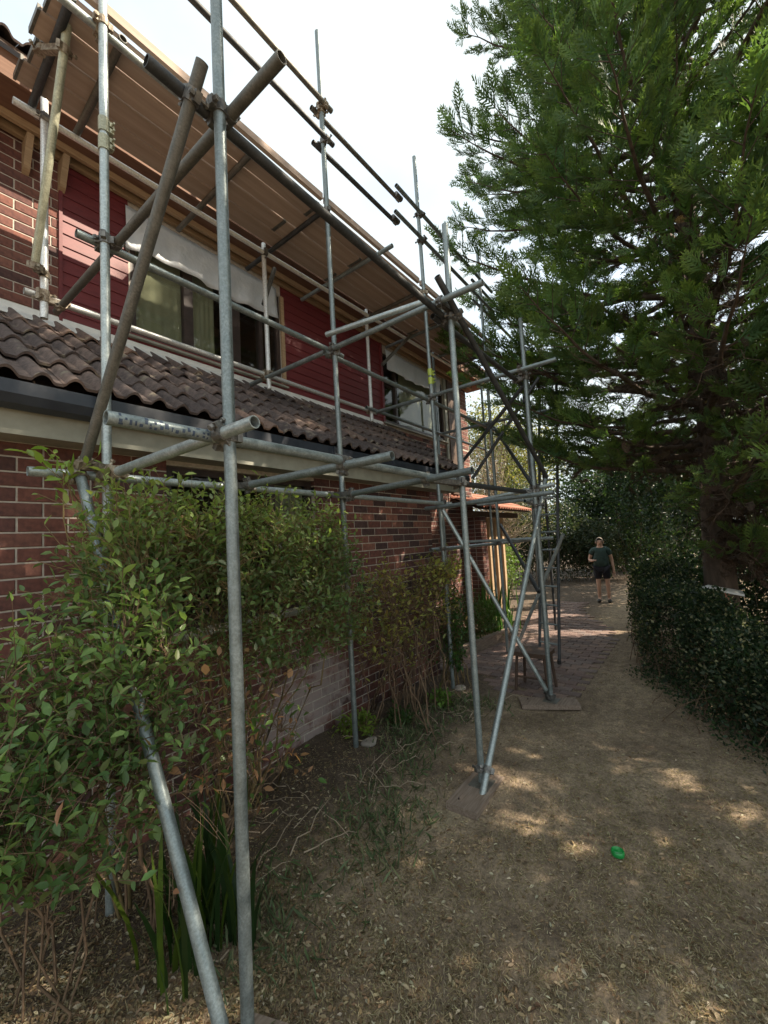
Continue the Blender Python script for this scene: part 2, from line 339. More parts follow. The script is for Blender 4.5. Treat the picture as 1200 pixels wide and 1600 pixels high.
# ------------------------------------------------------------------ house
house = thing('house', (2.5, 4.15, 0), 'two storey red brick house with a skirt roof of brown tiles behind the scaffold', 'house')
LW, UW = 3.05, 4.15          # lower and upper wall faces (y)
CP, BL, BH, JT = .086, .24, .076, .010
def brick_rows(x0, x1, z0, z1, holes=()):
    """stretcher bond: yields (xa, xb, z) bricks clear of the holes"""
    res = []; k = 0; z = z0
    while z+BH <= z1+.001:
        x = x0-(BL/2 if k % 2 else 0)
        while x < x1:
            segs = [(max(x, x0), min(x+BL-JT, x1))]
            for hx0, hx1, hz0, hz1 in holes:
                if z+BH > hz0 and z < hz1:
                    n2 = []
                    for a, b in segs:
                        if b <= hx0 or a >= hx1: n2.append((a, b)); continue
                        if a < hx0: n2.append((a, hx0))
                        if b > hx1: n2.append((hx1, b))
                    segs = n2
            res += [(a, b, z) for a, b in segs if b-a > .03]
            x += BL
        z += CP; k += 1
    return res
unit = MB()
c = .004  # worn arrises
prof = [(-.115, -.038), (.115, -.038), (.115, .038), (-.115, .038)]
unit.V = [(x, .045, z) for x, z in prof]+[(x, -.045+c, z) for x, z in prof]+[(x-math.copysign(c, x), -.045, z-math.copysign(c, z)) for x, z in prof]
unit.F = [(0, 1, 5, 4), (1, 2, 6, 5), (2, 3, 7, 6), (3, 0, 4, 7), (4, 5, 9, 8), (5, 6, 10, 9), (6, 7, 11, 10), (7, 4, 8, 11), (8, 9, 10, 11)]
brick_me = mesh_data('brick', unit.V, unit.F, M['brick'])
BT = np.array([[.070, .040, .038], [.14, .058, .047], [.18, .074, .056], [.115, .053, .047], [.215, .098, .072]])
def lay_bricks(parent, rows, yface, nmax):
    """nmax bricks showing largest become objects, the rest one joined part"""
    def size(r):
        u, v, z = proj(((r[0]+r[1])/2, yface, r[2]+.04))
        return -1 if z < .3 or not (-30 < u < 760 and 150 < v < 1640) else (r[1]-r[0])/z
    rows = sorted(rows, key=size, reverse=True)
    for a, b, z in rows[:nmax]:
        inst('brick', brick_me, ((a+b)/2+random.uniform(-.001, .001), yface+.045+random.uniform(-.002, .0015), z+.038), parent, ((b-a)/.23, 1, 1), (random.uniform(-.004, .004), 0, random.uniform(-.006, .006)))
    rest = rows[nmax:]
    if rest:
        V = np.array(unit.V); mb = MB(); cols = []
        for a, b, z in rest:
            mb.add(V*[(b-a)/.23, 1, 1]+[(a+b)/2, yface+.045+random.uniform(-.002, .0015), z+.038], unit.F)
            cols += [BT[random.randrange(5)]*random.uniform(.85, 1.15)]*len(V)
        tag(mb.obj('brickwork', M['brick_far'], parent, col=np.array(cols)), kind='stuff')
# lower wall, window opening and bricks
WX0, WX1, WZ0, WZ1 = 1.47, 2.93, 1.30, 2.52
wall = MB()
wy0, wy1 = LW+.006, LW+.11
wall.box((-.8, wy0, -.3), (WX0, wy1, 2.66)).box((WX1, wy0, -.3), (5.18, wy1, 2.66)).box((WX0, wy0, -.3), (WX1, wy1, WZ0)).box((WX0, wy0, WZ1), (WX1, wy1, 2.66))
wall.box((5.08, wy1, -.3), (5.18, 4.17, 2.66))
lwall = wall.obj('brick_wall', M['mortar'], house)
lay_bricks(lwall, brick_rows(-.8, 5.18, -.02, 2.60, [(WX0, WX1, WZ0, WZ1)]), LW, 300)
def window(name, x0, x1, z0, z1, y, bars, parent, fw=.055, blind=None, sillmat='cream', deep=1.2):
    f = MB(); d0, d1 = y+.02, y+.09
    f.box((x0, d0, z0), (x0+fw, d1, z1)).box((x1-fw, d0, z0), (x1, d1, z1)).box((x0+fw, d0, z0), (x1-fw, d1, z0+fw)).box((x0+fw, d0, z1-fw), (x1-fw, d1, z1))
    w = f.obj(name, M['dark_frame'], parent)
    edges = [x0+fw]
    for bx, bw in bars:
        MB().box((bx-bw/2, d0-.004, z0+fw), (bx+bw/2, d1, z1-fw)).obj('mullion', M['dark_frame'], w); edges += [bx-bw/2, bx+bw/2]
    edges.append(x1-fw)
    for a, b in zip(edges[::2], edges[1::2]):
        MB().box((a, y+.05, z0+fw), (b, y+.056, z1-fw)).obj('pane', M['glass'], w)
    MB().prism([(y-.06, z0-.035), (y-.06, z0-.055), (y+.1, z0-.05), (y+.1, z0-.002), (y+.02, z0-.002)], x0-.06, x1+.06).obj('sill', M[sillmat], w)
    room = MB(); yy = y+.1
    room.add([(x0, yy, z0), (x1, yy, z0), (x1, yy, z1), (x0, yy, z1), (x0, yy+deep, z0), (x1, yy+deep, z0), (x1, yy+deep, z1), (x0, yy+deep, z1)],
             [(4, 5, 6, 7), (0, 4, 7, 3), (1, 2, 6, 5), (0, 1, 5, 4), (3, 7, 6, 2)])
    room.obj('room_interior', M['dark_wood'], w)
    if blind:
        for (a, b) in blind:
            n = 30; xx = np.linspace(a, b, n); yv = y+.078+.003*np.sin(np.arange(n)*1.1)
            V = [(x, yq, z0+.05) for x, yq in zip(xx, yv)]+[(x, yq, z1-.05) for x, yq in zip(xx, yv)]
            obj('curtain', V, [(i, i+1, n+i+1, n+i) for i in range(n-1)], M['curtain'], w, smooth=True)
    return w
window('window', WX0, WX1, WZ0, WZ1, LW+.03, [(1.95, .06), (2.44, .06)], house, blind=[(2.50, 2.86)])
# eaves of the skirt roof
RX1 = 5.72
MB().box((-.8, 2.80, 2.54), (RX1, 2.825, 2.73)).obj('fascia', M['cream'], house)
MB().box((-.8, 2.825, 2.555), (RX1, LW+.02, 2.567)).obj('soffit', M['cream'], house)
gp = [(2.68, 2.79), (2.675, 2.72), (2.70, 2.675), (2.765, 2.66), (2.797, 2.67), (2.797, 2.785), (2.787, 2.785), (2.787, 2.682), (2.76, 2.672), (2.705, 2.685), (2.688, 2.722), (2.692, 2.79)]
gut = MB().prism(gp, -.8, RX1+.04).obj('gutter', M['gutter'], house)
for bx in (.95, 1.9, 2.85, 3.8, 4.75): MB().prism([(2.668, 2.795), (2.664, 2.715), (2.69, 2.665), (2.765, 2.652), (2.80, 2.66), (2.80, 2.669), (2.765, 2.661), (2.70, 2.672), (2.676, 2.718), (2.68, 2.795)], bx-.015, bx+.015).obj('gutter_bracket', M['gutter'], gut)
# roof tiles: double roman profile, each a part
E0 = np.array([2.70, 2.795]); E1 = np.array([4.10, 3.775]); sl = E1-E0; SLEN = np.linalg.norm(sl); sd_ = sl/SLEN; nn_ = np.array([-sd_[1], sd_[0]])
rows = 5; gauge = SLEN/rows; TW = .30
def tile_mesh():
    u = np.linspace(0, TW, 25); ph = (u/TW*2) % 1
    h = .042*np.maximum(np.sin(np.pi*np.clip((ph-.08)/.62, 0, 1)), 0)**.8
    Ls = gauge+.07; th = .016
    pts = []
    for v, lift in ((0, .034), (Ls*.5, .019), (Ls, .004)):
        pts.append([(x-TW/2, v, lift+hh) for x, hh in zip(u, h)])
    low = [(x-TW/2, 0, .034+hh-th) for x, hh in zip(u, h)]
    V = low+pts[0]+pts[1]+pts[2]; n = len(u); F = []
    for k in range(3): F += [(k*n+i, k*n+i+1, (k+1)*n+i+1, (k+1)*n+i) for i in range(n-1)]
    W = [(x, sd_[0]*v+nn_[0]*z, sd_[1]*v+nn_[1]*z) for x, v, z in V]
    return mesh_data('roof_tile', W, F, M['tile'], smooth=True, sharp=50)
tme = tile_mesh()
deck = MB().prism([(2.80, 2.74), (2.80, 2.755), (4.16, 3.71), (4.16, 3.69)], -.8, RX1).obj('skirt_roof', M['dark_wood'], house)
for r_ in range(rows):
    x = -.75
    while x < RX1-.1:
        yy, zz = E0+sd_*gauge*r_
        inst('roof_tile', tme, (x+TW/2+random.uniform(-.004, .004), yy, zz+random.uniform(-.005, .008)), deck, (1, random.uniform(.98, 1.03), 1), (random.uniform(-.012, .012), random.uniform(-.015, .015), random.uniform(-.025, .025)))
        x += TW
MB().prism([(2.72, 2.70), (2.72, 2.80), (4.10, 3.80), (4.10, 3.68)], RX1, RX1+.03).obj('verge', M['cream'], deck)
fl = [(4.02, 3.752), (4.025, 3.765), (4.125, 3.845), (4.135, 3.90), (4.145, 3.90), (4.145, 3.80), (4.08, 3.75)]
MB().prism(fl, -.8, RX1).obj('flashing', M['lead'], house)
# upper wall: brick pier, boarded parts, windows
uw = MB()
A0, A1, B0, B1 = 1.69, 3.50, 5.70, 7.86
wy0, wy1 = UW+.006, UW+.12; ZT = 5.42
uw.box((-.8, wy0, 3.5), (A0, wy1, ZT)).box((A0, wy0, 3.5), (A1, wy1, 3.98)).box((A0, wy0, 5.16), (A1, wy1, ZT)).box((A1, wy0, 3.5), (B0, wy1, ZT)).box((B0, wy0, -.3), (B1, wy1, 3.93)).box((B0, wy0, 5.16), (B1, wy1, ZT)).box((B1, wy0, -.3), (9.0, wy1, ZT)).box((8.9, wy1, -.3), (9.0, 9.5, ZT))
uwall = uw.obj('brick_wall', M['mortar'], house)
lay_bricks(uwall, brick_rows(-.6, 1.13, 3.83, 5.42), UW, 300)
lay_bricks(uwall, brick_rows(5.74, 9.0, -.02, 3.86)+brick_rows(8.02, 9.0, 3.88, 5.42), UW, 0)
bp_ = MB()
def boards(x0, x1, z0, z1):
    z = z0; pit = .115
    me = mesh_data('weatherboard', *(lambda b: (b.V, b.F))(MB().prism([(.010, 0), (-.012, 0), (-.012, .006), (-.002, pit+.012), (.010, pit+.012)], -.5, .5)), M['red_board'])
    while z < z1-.02:
        inst('weatherboard', me, ((x0+x1)/2, UW, z), house, (x1-x0, 1, 1)); z += pit
boards(1.145, A0-.02, 3.86, 5.36); boards(A1+.02, B0-.06, 3.86, 5.36); boards(A0-.02, A1+.02, 3.86, 3.93)
MB().box((1.125, UW-.02, 3.86), (1.150, UW+.004, 5.40)).obj('corner_trim', M['red_board'], house)
MB().box((B0-.06, UW-.03, 3.86), (B0, UW+.004, 5.40)).obj('corner_trim', M['red_board'], house)
MB().box((A1, UW-.025, 3.98), (A1+.05, UW+.004, 5.16)).obj('window_trim', M['timber'], house)
window('window', A0, A1, 3.98, 5.16, UW, [(2.27, .10), (2.84, .12), (3.20, .05)], house, blind=[(1.74, 2.22), (2.32, 2.60)])
window('window', B0, B1, 3.93, 5.16, UW, [(6.12, .06)], house, fw=.045, blind=[(6.3, 7.6)])
MB().box((7.87, UW-.03, 3.0), (7.98, UW+.01, 5.40)).obj('window_trim', M['cream'], house)
MB().box((7.985, UW-.05, 2.8), (8.30, UW+.01, 5.40)).obj('post', M['dark_wood'], house)
# main eaves
MB().box((-.8, 3.70, 5.36), (9.3, UW+.1, 5.372)).obj('soffit', M['soffit'], house)
fas = MB().box((-.8, 3.675, 5.34), (9.3, 3.70, 5.54)).obj('fascia', M['soffit'], house)
MB().box((-.8, UW-.06, 5.29), (9.0, UW-.02, 5.358)).obj('frieze_plank', M['timber'], house)
MB().box((-.8, 3.98, 5.30), (9.0, 4.015, 5.358)).obj('batten', M['timber'], house)
for bx in (.62, .88, 1.12): MB().add([(bx, UW, 5.02), (bx+.045, UW, 5.02), (bx+.045, UW, 5.28), (bx, UW, 5.28), (bx, UW-.16, 5.28), (bx+.045, UW-.16, 5.28), (bx, UW-.05, 5.05), (bx+.045, UW-.05, 5.05)],
      [(0, 3, 4, 6), (1, 7, 5, 2), (0, 6, 7, 1), (6, 4, 5, 7), (3, 2, 5, 4), (0, 1, 2, 3)]).obj('eaves_bracket', M['timber'], house)
rb = MB().prism([(3.62, 5.53), (3.62, 5.555), (8.5, 8.6), (8.5, 8.5)], -.8, 9.4).obj('main_roof', M['dark_wood'], house)
for r_ in range(3):
    for k in range(34):
        x = -.75+k*TW
        inst('roof_tile', tme, (x+TW/2, 3.60+sd_[0]*gauge*r_, 5.55+sd_[1]*gauge*r_*.9), rb, (1, 1, 1), (0, 0, random.uniform(-.012, .012)))

# porch beyond the corner
porch = thing('porch', (8.8, 4.45, 0), 'brick porch with red pier and terracotta tiled roof past the house corner', 'porch')
pr = MB().box((8.46, 3.76, -.2), (8.74, 4.04, 2.30)).obj('pier', M['mortar'], porch)
V = np.array(unit.V); mb = MB(); cols = []
for k in range(27):
    for fx, rot in ((0, 0), (1, 1)):
        for h_ in range(2):
            ln = .15 if (k+h_) % 2 else .12
            off = -.075 if h_ == 0 else .075
            P = V*[.135/.23, 1, 1]+[off, -.105, 0]
            if rot: P = P[:, [1, 0, 2]]*[1, -1, 1]
            mb.add(P+[8.60, 3.90, -.02+k*CP+.038], unit.F if not rot else [tuple(f) for f in unit.F]); cols += [BT[random.randrange(1, 5)]*random.uniform(.85, 1.2)]*len(V)
tag(mb.obj('brickwork', M['brick_far'], pr, col=np.array(cols)), kind='stuff')
MB().box((8.2, 3.82, 2.30), (11.0, 3.98, 2.42)).obj('beam', M['dark_wood'], porch)
pt = MB().prism([(3.52, 2.42), (3.52, 2.44), (4.90, 3.0), (4.90, 2.98)], 7.9, 11.2).obj('porch_roof', M['dark_wood'], porch)
tm2 = tme.copy(); tm2.materials.clear(); tm2.materials.append(M['orange_tile'])
for r_ in range(4):
    for k in range(11): inst('roof_tile', tm2, (8.05+k*TW, 3.48+.33*r_, 2.44+.13*r_), pt, (1, 1, 1), (R(-12), 0, random.uniform(-.02, .02)))
for k in range(4): MB().box((9.15+k*.42, 4.05, 0), (9.27+k*.42, 4.13, 2.3)).obj('slat', M['timber'], porch)
MB().box((9.05, 4.20, 0), (10.9, 4.24, 2.3)).obj('back_panel', M['dark_wood'], porch)
pil = MB().box((5.22, 3.20, 0), (5.40, 3.38, 2.62)).box((5.24, 3.22, 2.62), (5.38, 3.36, 2.66))
tag(pil.obj('pillar', M['grey_pillar']), 'grey rendered pillar at the end of the brick wall under the skirt roof', 'pillar')
door = thing('door', (6.4, 4.1, 0), 'dark red brown door in the recess past the grey pillar', 'door')
MB().box((6.0, 4.09, .05), (6.85, 4.135, 2.1)).obj('leaf', M['dark_wood'], door)
MB().box((5.95, 4.07, .05), (5.998, 4.14, 2.15)).box((6.852, 4.07, .05), (6.90, 4.14, 2.15)).box((6.0, 4.07, 2.102), (6.85, 4.14, 2.15)).obj('frame', M['dark_frame'], door)
MB().cyl((6.08, 4.09, 1.02), (6.08, 4.04, 1.02), .02, n=10).cyl((6.08, 4.04, 1.02), (6.20, 4.04, 1.02), .011, n=8).obj('handle', M['galv'], door)

# thin milky sheets laid over the tops of the upper windows
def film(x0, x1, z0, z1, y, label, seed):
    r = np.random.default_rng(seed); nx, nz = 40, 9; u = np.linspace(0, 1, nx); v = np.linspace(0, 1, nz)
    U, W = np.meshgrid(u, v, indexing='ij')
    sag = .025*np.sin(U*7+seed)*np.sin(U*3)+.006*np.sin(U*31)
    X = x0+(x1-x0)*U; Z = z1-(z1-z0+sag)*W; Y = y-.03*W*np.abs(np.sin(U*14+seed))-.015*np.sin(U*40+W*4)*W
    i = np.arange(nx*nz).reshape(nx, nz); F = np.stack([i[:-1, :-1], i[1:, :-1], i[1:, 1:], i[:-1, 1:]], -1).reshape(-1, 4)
    o = obj('pale_sheet', np.stack([X, Y, Z], -1).reshape(-1, 3), F, M['film'], None, smooth=True)
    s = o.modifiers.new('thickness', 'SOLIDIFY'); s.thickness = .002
    tag(o, label, 'sheet', 'milky sheets on the upper windows')
film(1.64, 3.42, 4.80, 5.22, UW-.035, 'milky sheet sagging over the top of the wide three pane window', 3)
film(5.78, 7.70, 4.86, 5.22, UW-.035, 'bluish milky sheet over the top of the far upper window beside the brown post', 5)

# ------------------------------------------------------------------ paving
path = obj('paving', [(5.1, 1.3, .002), (13.2, 2.3, .002), (13.2, 3.45, .002), (5.1, 3.45, .002)], [(0, 1, 2, 3)], M['ground'], None, origin=np.zeros(3)); tag(path, kind='structure')
cells = []
for i in range(60):
    for j in range(24):
        x = 4.85+j*.0+i*.118; y = 1.0+j*.236-(.118 if i % 2 else 0)
        if x > 12.8 or y > 3.35 or y < 1.15+max(0, x-6.5)*.24+.2*math.sin(x*1.3): continue
        if x > 6.4 and y > max(3.40-(x-6.6)*.46, 2.95)+max(0, x-8.3)*.3: continue
        if x < 5.3+.25*math.sin(y*3) and random.random() < .6: continue
        cells.append((x, y))
PC = np.array([[.17, .115, .10], [.21, .145, .125], [.15, .11, .10], [.19, .145, .13], [.23, .16, .13]])
pv = MB().box((-.054, -.113, -.03), (.054, .113, .0)); pv.V = pv.V[:4]+[(x*.96, y*.98, z+.003) for x, y, z in pv.V[4:]]
pmes = []
for k in range(5): pmes.append(mesh_data('paver', pv.V, pv.F, M['paver'], col=np.tile(PC[k], (8, 1))))
cells.sort(key=lambda q: q[0]**2+q[1]**2)
for x, y in cells[:300]: inst('paver', random.choice(pmes), (x, y, .012+random.uniform(-.005, .003)), path, (1, 1, 1), (random.uniform(-.015, .015), random.uniform(-.015, .015), random.uniform(-.02, .02)))
mb = MB(); cols = []
for x, y in cells[300:]:
    mb.add(np.array(pv.V)+[x, y, .012+random.uniform(-.004, .003)], pv.F); cols += [PC[random.randrange(5)]]*8
if mb.V: tag(mb.obj('far_pavers', M['paver'], path, col=np.array(cols)), kind='stuff')

# ------------------------------------------------------------------ scaffold
scaf = thing('scaffold', (2.9, 2.0, 0), 'galvanised tube and coupler scaffold with buttress row against the house', 'scaffold')
TR = .02415
def tube(name, p, q, mat='galv', r=TR):
    p = np.array(p, float); q = np.array(q, float); d = (q-p)/np.linalg.norm(q-p); a, b = frame(d); n = 16
    cs = [math.cos(t)*a+math.sin(t)*b for t in np.linspace(0, 2*math.pi, n, endpoint=False)]
    dep = min(.25, np.linalg.norm(q-p)*.3)
    V = [p+r*c for c in cs]+[q+r*c for c in cs]+[p+r*.83*c for c in cs]+[q+r*.83*c for c in cs]+[p+d*dep+r*.83*c for c in cs]+[q-d*dep+r*.83*c for c in cs]
    F = []
    for i in range(n):
        j = (i+1) % n
        F += [(i, j, n+j, n+i), (2*n+j, 2*n+i, 4*n+i, 4*n+j), (j, i, 2*n+i, 2*n+j), (n+i, n+j, 3*n+j, 3*n+i), (3*n+i, 3*n+j, 5*n+j, 5*n+i)]
    F += [tuple(range(5*n-1, 4*n-1, -1)), tuple(range(5*n, 6*n))]
    obj(name, V, F, M[mat], scaf, smooth=True, sharp=40)
    return (p, q)
def closest(t1, t2):
    p1, q1 = t1; p2, q2 = t2; d1 = q1-p1; d2 = q2-p2; r = p1-p2
    a, b, c = d1@d1, d1@d2, d2@d2; e, f = d1@r, d2@r; den = a*c-b*b
    s = np.clip((b*f-c*e)/den, 0.01, .99) if den > 1e-9 else .5
    t = np.clip((b*s+f)/c, 0.005, .995); s = np.clip((b*t-e)/a, 0.005, .995)
    return p1+s*d1, d1/np.linalg.norm(d1), p2+t*d2, d2/np.linalg.norm(d2)
def coupler(t1, t2, mat='coupler'):
    pa, da, pb, db = closest(t1, t2); mb = MB()
    for p, d in ((pa, da), (pb, db)):
        mb.cyl(p-d*.024, p+d*.024, TR+.007, n=14); 
        a, b = frame(d); ang = random.uniform(0, 6.28); e = math.cos(ang)*a+math.sin(ang)*b; f = np.cross(d, e)
        for s in (-1, 1):   # ears with a bolt and nut
            c = p+e*(TR+.014)*s
            mb.obox(c, (e, f, d), (.013, .013, .020))
        c = p+e*(TR+.016); mb.cyl(c-f*.045, c+f*.034, .0065, n=6); mb.cyl(c+f*.016, c+f*.032, .013, n=6); mb.cyl(c-f*.047, c-f*.036, .012, n=6)
    m = (pa+pb)/2; d = pb-pa; l = np.linalg.norm(d)
    if l > .01:
        d /= l; a, b = frame(d); mb.obox(m, (d, a, b), (l*.5, .02, .02))
    return mb.obj('coupler', M[mat], scaf)
Y1, YL, Y2, Y3 = 1.45, 1.502, 2.60, 3.55
ZB = CAM_Z
# standards
S = {}
S['V2'] = tube('standard', (.950, Y1, .03), (.941, Y1, 5.2), 'galv')
S['V4'] = tube('standard', (2.965, Y1, .06), (2.975, Y1, at(694, 350, 'y', Y1)[2]), 'galv')
S['V6'] = tube('standard', (4.79, Y1, .06), (4.77, Y1, at(815, 500, 'y', Y1)[2]), 'galv')
S['V1'] = tube('standard', (.925, Y2, .02), (.925, Y2, 7.2), 'galv_bright')
S['V3'] = tube('standard', (2.868, Y2, .02), (2.80, Y2, at(501, 57, 'y', Y2)[2]), 'galv')
S['V5'] = tube('standard', (4.70, Y2, .02), (4.56, Y2, at(652, 252, 'y', Y2)[2]), 'galv')
S['V7'] = tube('standard', (6.55, Y2, .02), (6.5, Y2, 6.75), 'galv')
S['V8'] = tube('standard', (8.4, Y2, .02), (8.35, Y2, 6.75), 'galv')
S['V9'] = tube('standard', (6.62, 1.98, .02), (6.60, 1.98, 4.6), 'galv')
S['V10'] = tube('standard', (8.4, 2.35, .02), (8.4, 2.35, 3.4), 'galv_dark')
S['I1'] = tube('standard', (.88, Y3, 3.57), (.88, Y3, 5.9), 'galv_white')
S['I2'] = tube('standard', (2.81, Y3, 3.57), (2.80, Y3, 5.2), 'galv_white')
S['I3'] = tube('standard', (4.57, Y3, 3.57), (4.57, Y3, 5.2), 'galv_white')
S['I4'] = tube('standard', (6.45, Y3, .02), (6.45, Y3, 5.2), 'galv')
S['I5'] = tube('standard', (8.3, Y3-.1, .02), (8.3, Y3-.1, 5.2), 'galv')
# ledgers of the buttress row
S['LU1'] = tube('ledger', at(228, 94, 'y', YL), (3.02, YL, 3.655), 'galv_dark')
S['LU2'] = tube('ledger', (2.86, YL+.05, 3.645), (4.93, YL+.05, 3.66), 'galv_dark')
S['LL1'] = tube('ledger', at(165, 652, 'y', YL), (3.05, YL, 2.318), 'galv')
S['LL2'] = tube('ledger', (2.82, YL+.05, 2.315), (4.95, YL+.05, 2.355), 'galv_dark')
# inner ledgers
S['LI'] = tube('ledger', at(43, 736, 'y', Y2-.052), (4.86, Y2-.052, 2.31), 'galv_bright')
S['LB'] = tube('ledger', (.80, Y2+.052, 3.70), (3.0, Y2+.052, 3.71), 'galv')
S['LB2'] = tube('ledger', (2.75, Y2+.055, 3.665), (6.8, Y2+.055, 3.665), 'galv')
S['LW'] = tube('ledger', (.78, Y3+.05, 3.75), (4.75, Y3+.05, 3.735), 'galv_white')
S['LW2'] = tube('ledger', (4.4, Y3-.05, 3.72), (8.6, Y3-.05, 3.70), 'galv')
S['LP_in'] = tube('ledger', at(20, 156, 'z', 5.085), (7.15, 3.46, 5.085), 'galv_white')
S['LP_out'] = tube('ledger', (.72, Y2+.052, 5.075), (7.2, Y2+.052, 5.075), 'galv_bright')
S['LF'] = tube('ledger', (4.45, Y2+.052, 1.74), (8.7, Y2+.052, 1.74), 'galv')
S['LF2'] = tube('ledger', (6.2, 2.03, 2.36), (8.6, 2.45, 2.36), 'galv')
S['LF3'] = tube('ledger', (6.2, 2.03, 3.64), (8.5, 2.42, 3.64), 'galv')
# transoms of the upper lift
def transom(x, z, ya, yb, mat, x2=None): return tube('transom', (x, ya, z), (x2 if x2 is not None else x, yb, z), mat)
S['T1'] = transom(.985, 3.712, 3.68, 1.10, 'galv_brown')
S['T2'] = transom(2.80, 3.70, 3.85, 1.095, 'galv')
S['T2b'] = tube('transom', at(510, 523, 'z', 3.77), at(668, 470, 'z', 3.77), 'galv_bright')
S['T3'] = transom(4.62, 3.70, 3.5, 1.06, 'galv', 4.60)
S['T4'] = transom(6.5, 3.72, 3.5, 1.7, 'galv')
# transoms of the lower lift
S['U1'] = tube('transom', at(182, 738, 'z', 2.30), at(398, 659, 'z', 2.335), 'galv_bright')
S['U2'] = tube('transom', at(388, 758, 'z', 2.285), at(613, 712, 'z', 2.30), 'galv')
S['U3'] = tube('transom', at(548, 772, 'z', 2.285), at(738, 735, 'z', 2.30), 'galv')
S['U4'] = tube('transom', (4.55, 2.75, 2.26), (4.42, 1.15, 2.28), 'galv')
S['U5'] = tube('transom', (4.86, 2.75, 2.26), (4.87, 1.25, 2.41), 'galv_bright')
S['U6'] = tube('transom', (6.5, 3.3, 1.79), (6.5, 1.75, 1.79), 'galv_bright')
S['U7'] = tube('transom', (6.68, 3.0, 2.41), (6.68, 1.75, 2.41), 'galv_bright')
# putlogs under the boards
for x, dm in ((.78, 'galv_dark'), (1.05, 'galv_brown'), (2.03, 'galv_brown'), (2.84, 'galv_dark'), (3.68, 'galv'), (4.62, 'galv_brown'), (5.55, 'galv'), (6.5, 'galv'), (7.05, 'galv_brown')):
    S['P%.2f' % x] = tube('putlog', (x, 2.44 if x == 3.68 else 2.635, 5.128), (x+.03, 3.95 if x in (2.03, 2.84, 3.68, 4.62, 5.55) else 3.56, 5.128), dm)
# guard rails and toe board
S['G1'] = tube('guard_rail', (.4, Y2-.05, 6.14), (2.90, Y2-.05, 6.14), 'galv_brown')
S['G2'] = tube('guard_rail', (.4, Y2-.05, 5.78), (2.90, Y2-.05, 5.78), 'galv_dark')
S['G3'] = tube('guard_rail', (2.72, Y2+.05, 6.10), (4.2, Y2+.05, 6.12), 'galv_brown')
S['G3b'] = tube('guard_rail', (4.0, Y2-.05, 6.12), (6.9, Y2-.05, 6.12), 'galv')
S['G4'] = tube('guard_rail', (2.72, Y2+.05, 5.74), (4.1, Y2+.05, 5.76), 'galv_dark')
S['G4b'] = tube('guard_rail', (3.95, Y2-.05, 5.76), (6.9, Y2-.05, 5.76), 'galv')
S['G5'] = tube('guard_rail', (6.3, Y2+.05, 6.10), (8.6, Y2+.05, 6.10), 'galv')
S['G6'] = tube('guard_rail', (6.3, Y2+.05, 5.75), (8.6, Y2+.05, 5.75), 'galv')
# braces and rakers
S['BA'] = tube('brace', at(316, 97, 'y', 1.40), at(131, 726, 'y', 2.45), 'galv_brown')
S['BY'] = tube('brace', at(54, 417, 'y', 3.48), at(119, -60, 'y', 2.70), 'galv_yellow')
S['RK'] = tube('raker', at(853, 748, 'y', 1.395), at(749, 1265, 'y', 1.40), 'galv_bright')
S['BD'] = tube('brace', at(683, 432, 'y', 1.392), at(854, 745, 'y', 1.345), 'galv_dark')
S['BL'] = tube('brace', at(692, 797, 'y', 2.50), at(859, 1088, 'y', 1.50), 'galv_bright')
S['BN'] = tube('brace', at(124, 738, 'y', 2.48), at(349, 1618, 'y', 1.40), 'galv')
S['B1'] = tube('brace', at(722, 722, 'y', 2.66), at(818, 603, 'y', 1.56), 'galv_dark')
S['B2'] = tube('brace', at(738, 748, 'y', 2.66), at(842, 590, 'y', 1.62), 'galv_dark')
S['B3'] = tube('brace', at(772, 668, 'y', 2.72), at(832, 758, 'y', 1.60), 'galv_dark')
S['B4'] = tube('brace', at(782, 820, 'y', 2.72), at(842, 925, 'y', 1.62), 'galv_dark')
S['B5'] = tube('brace', at(880, 835, 'y', 1.50), at(812, 1000, 'y', 2.40), 'galv_bright')
S['B6'] = tube('brace', (3.0, 3.62, 5.05), (2.83, 3.62, 4.55), 'galv_brown'); 
S['B7'] = tube('brace', at(650, 515, 'y', 3.40), at(597, 570, 'y', 3.50), 'galv_brown')
S['HK'] = tube('hanger', at(70, 30, 'y', 3.1), at(66, 78, 'y', 3.1), 'galv_bright')
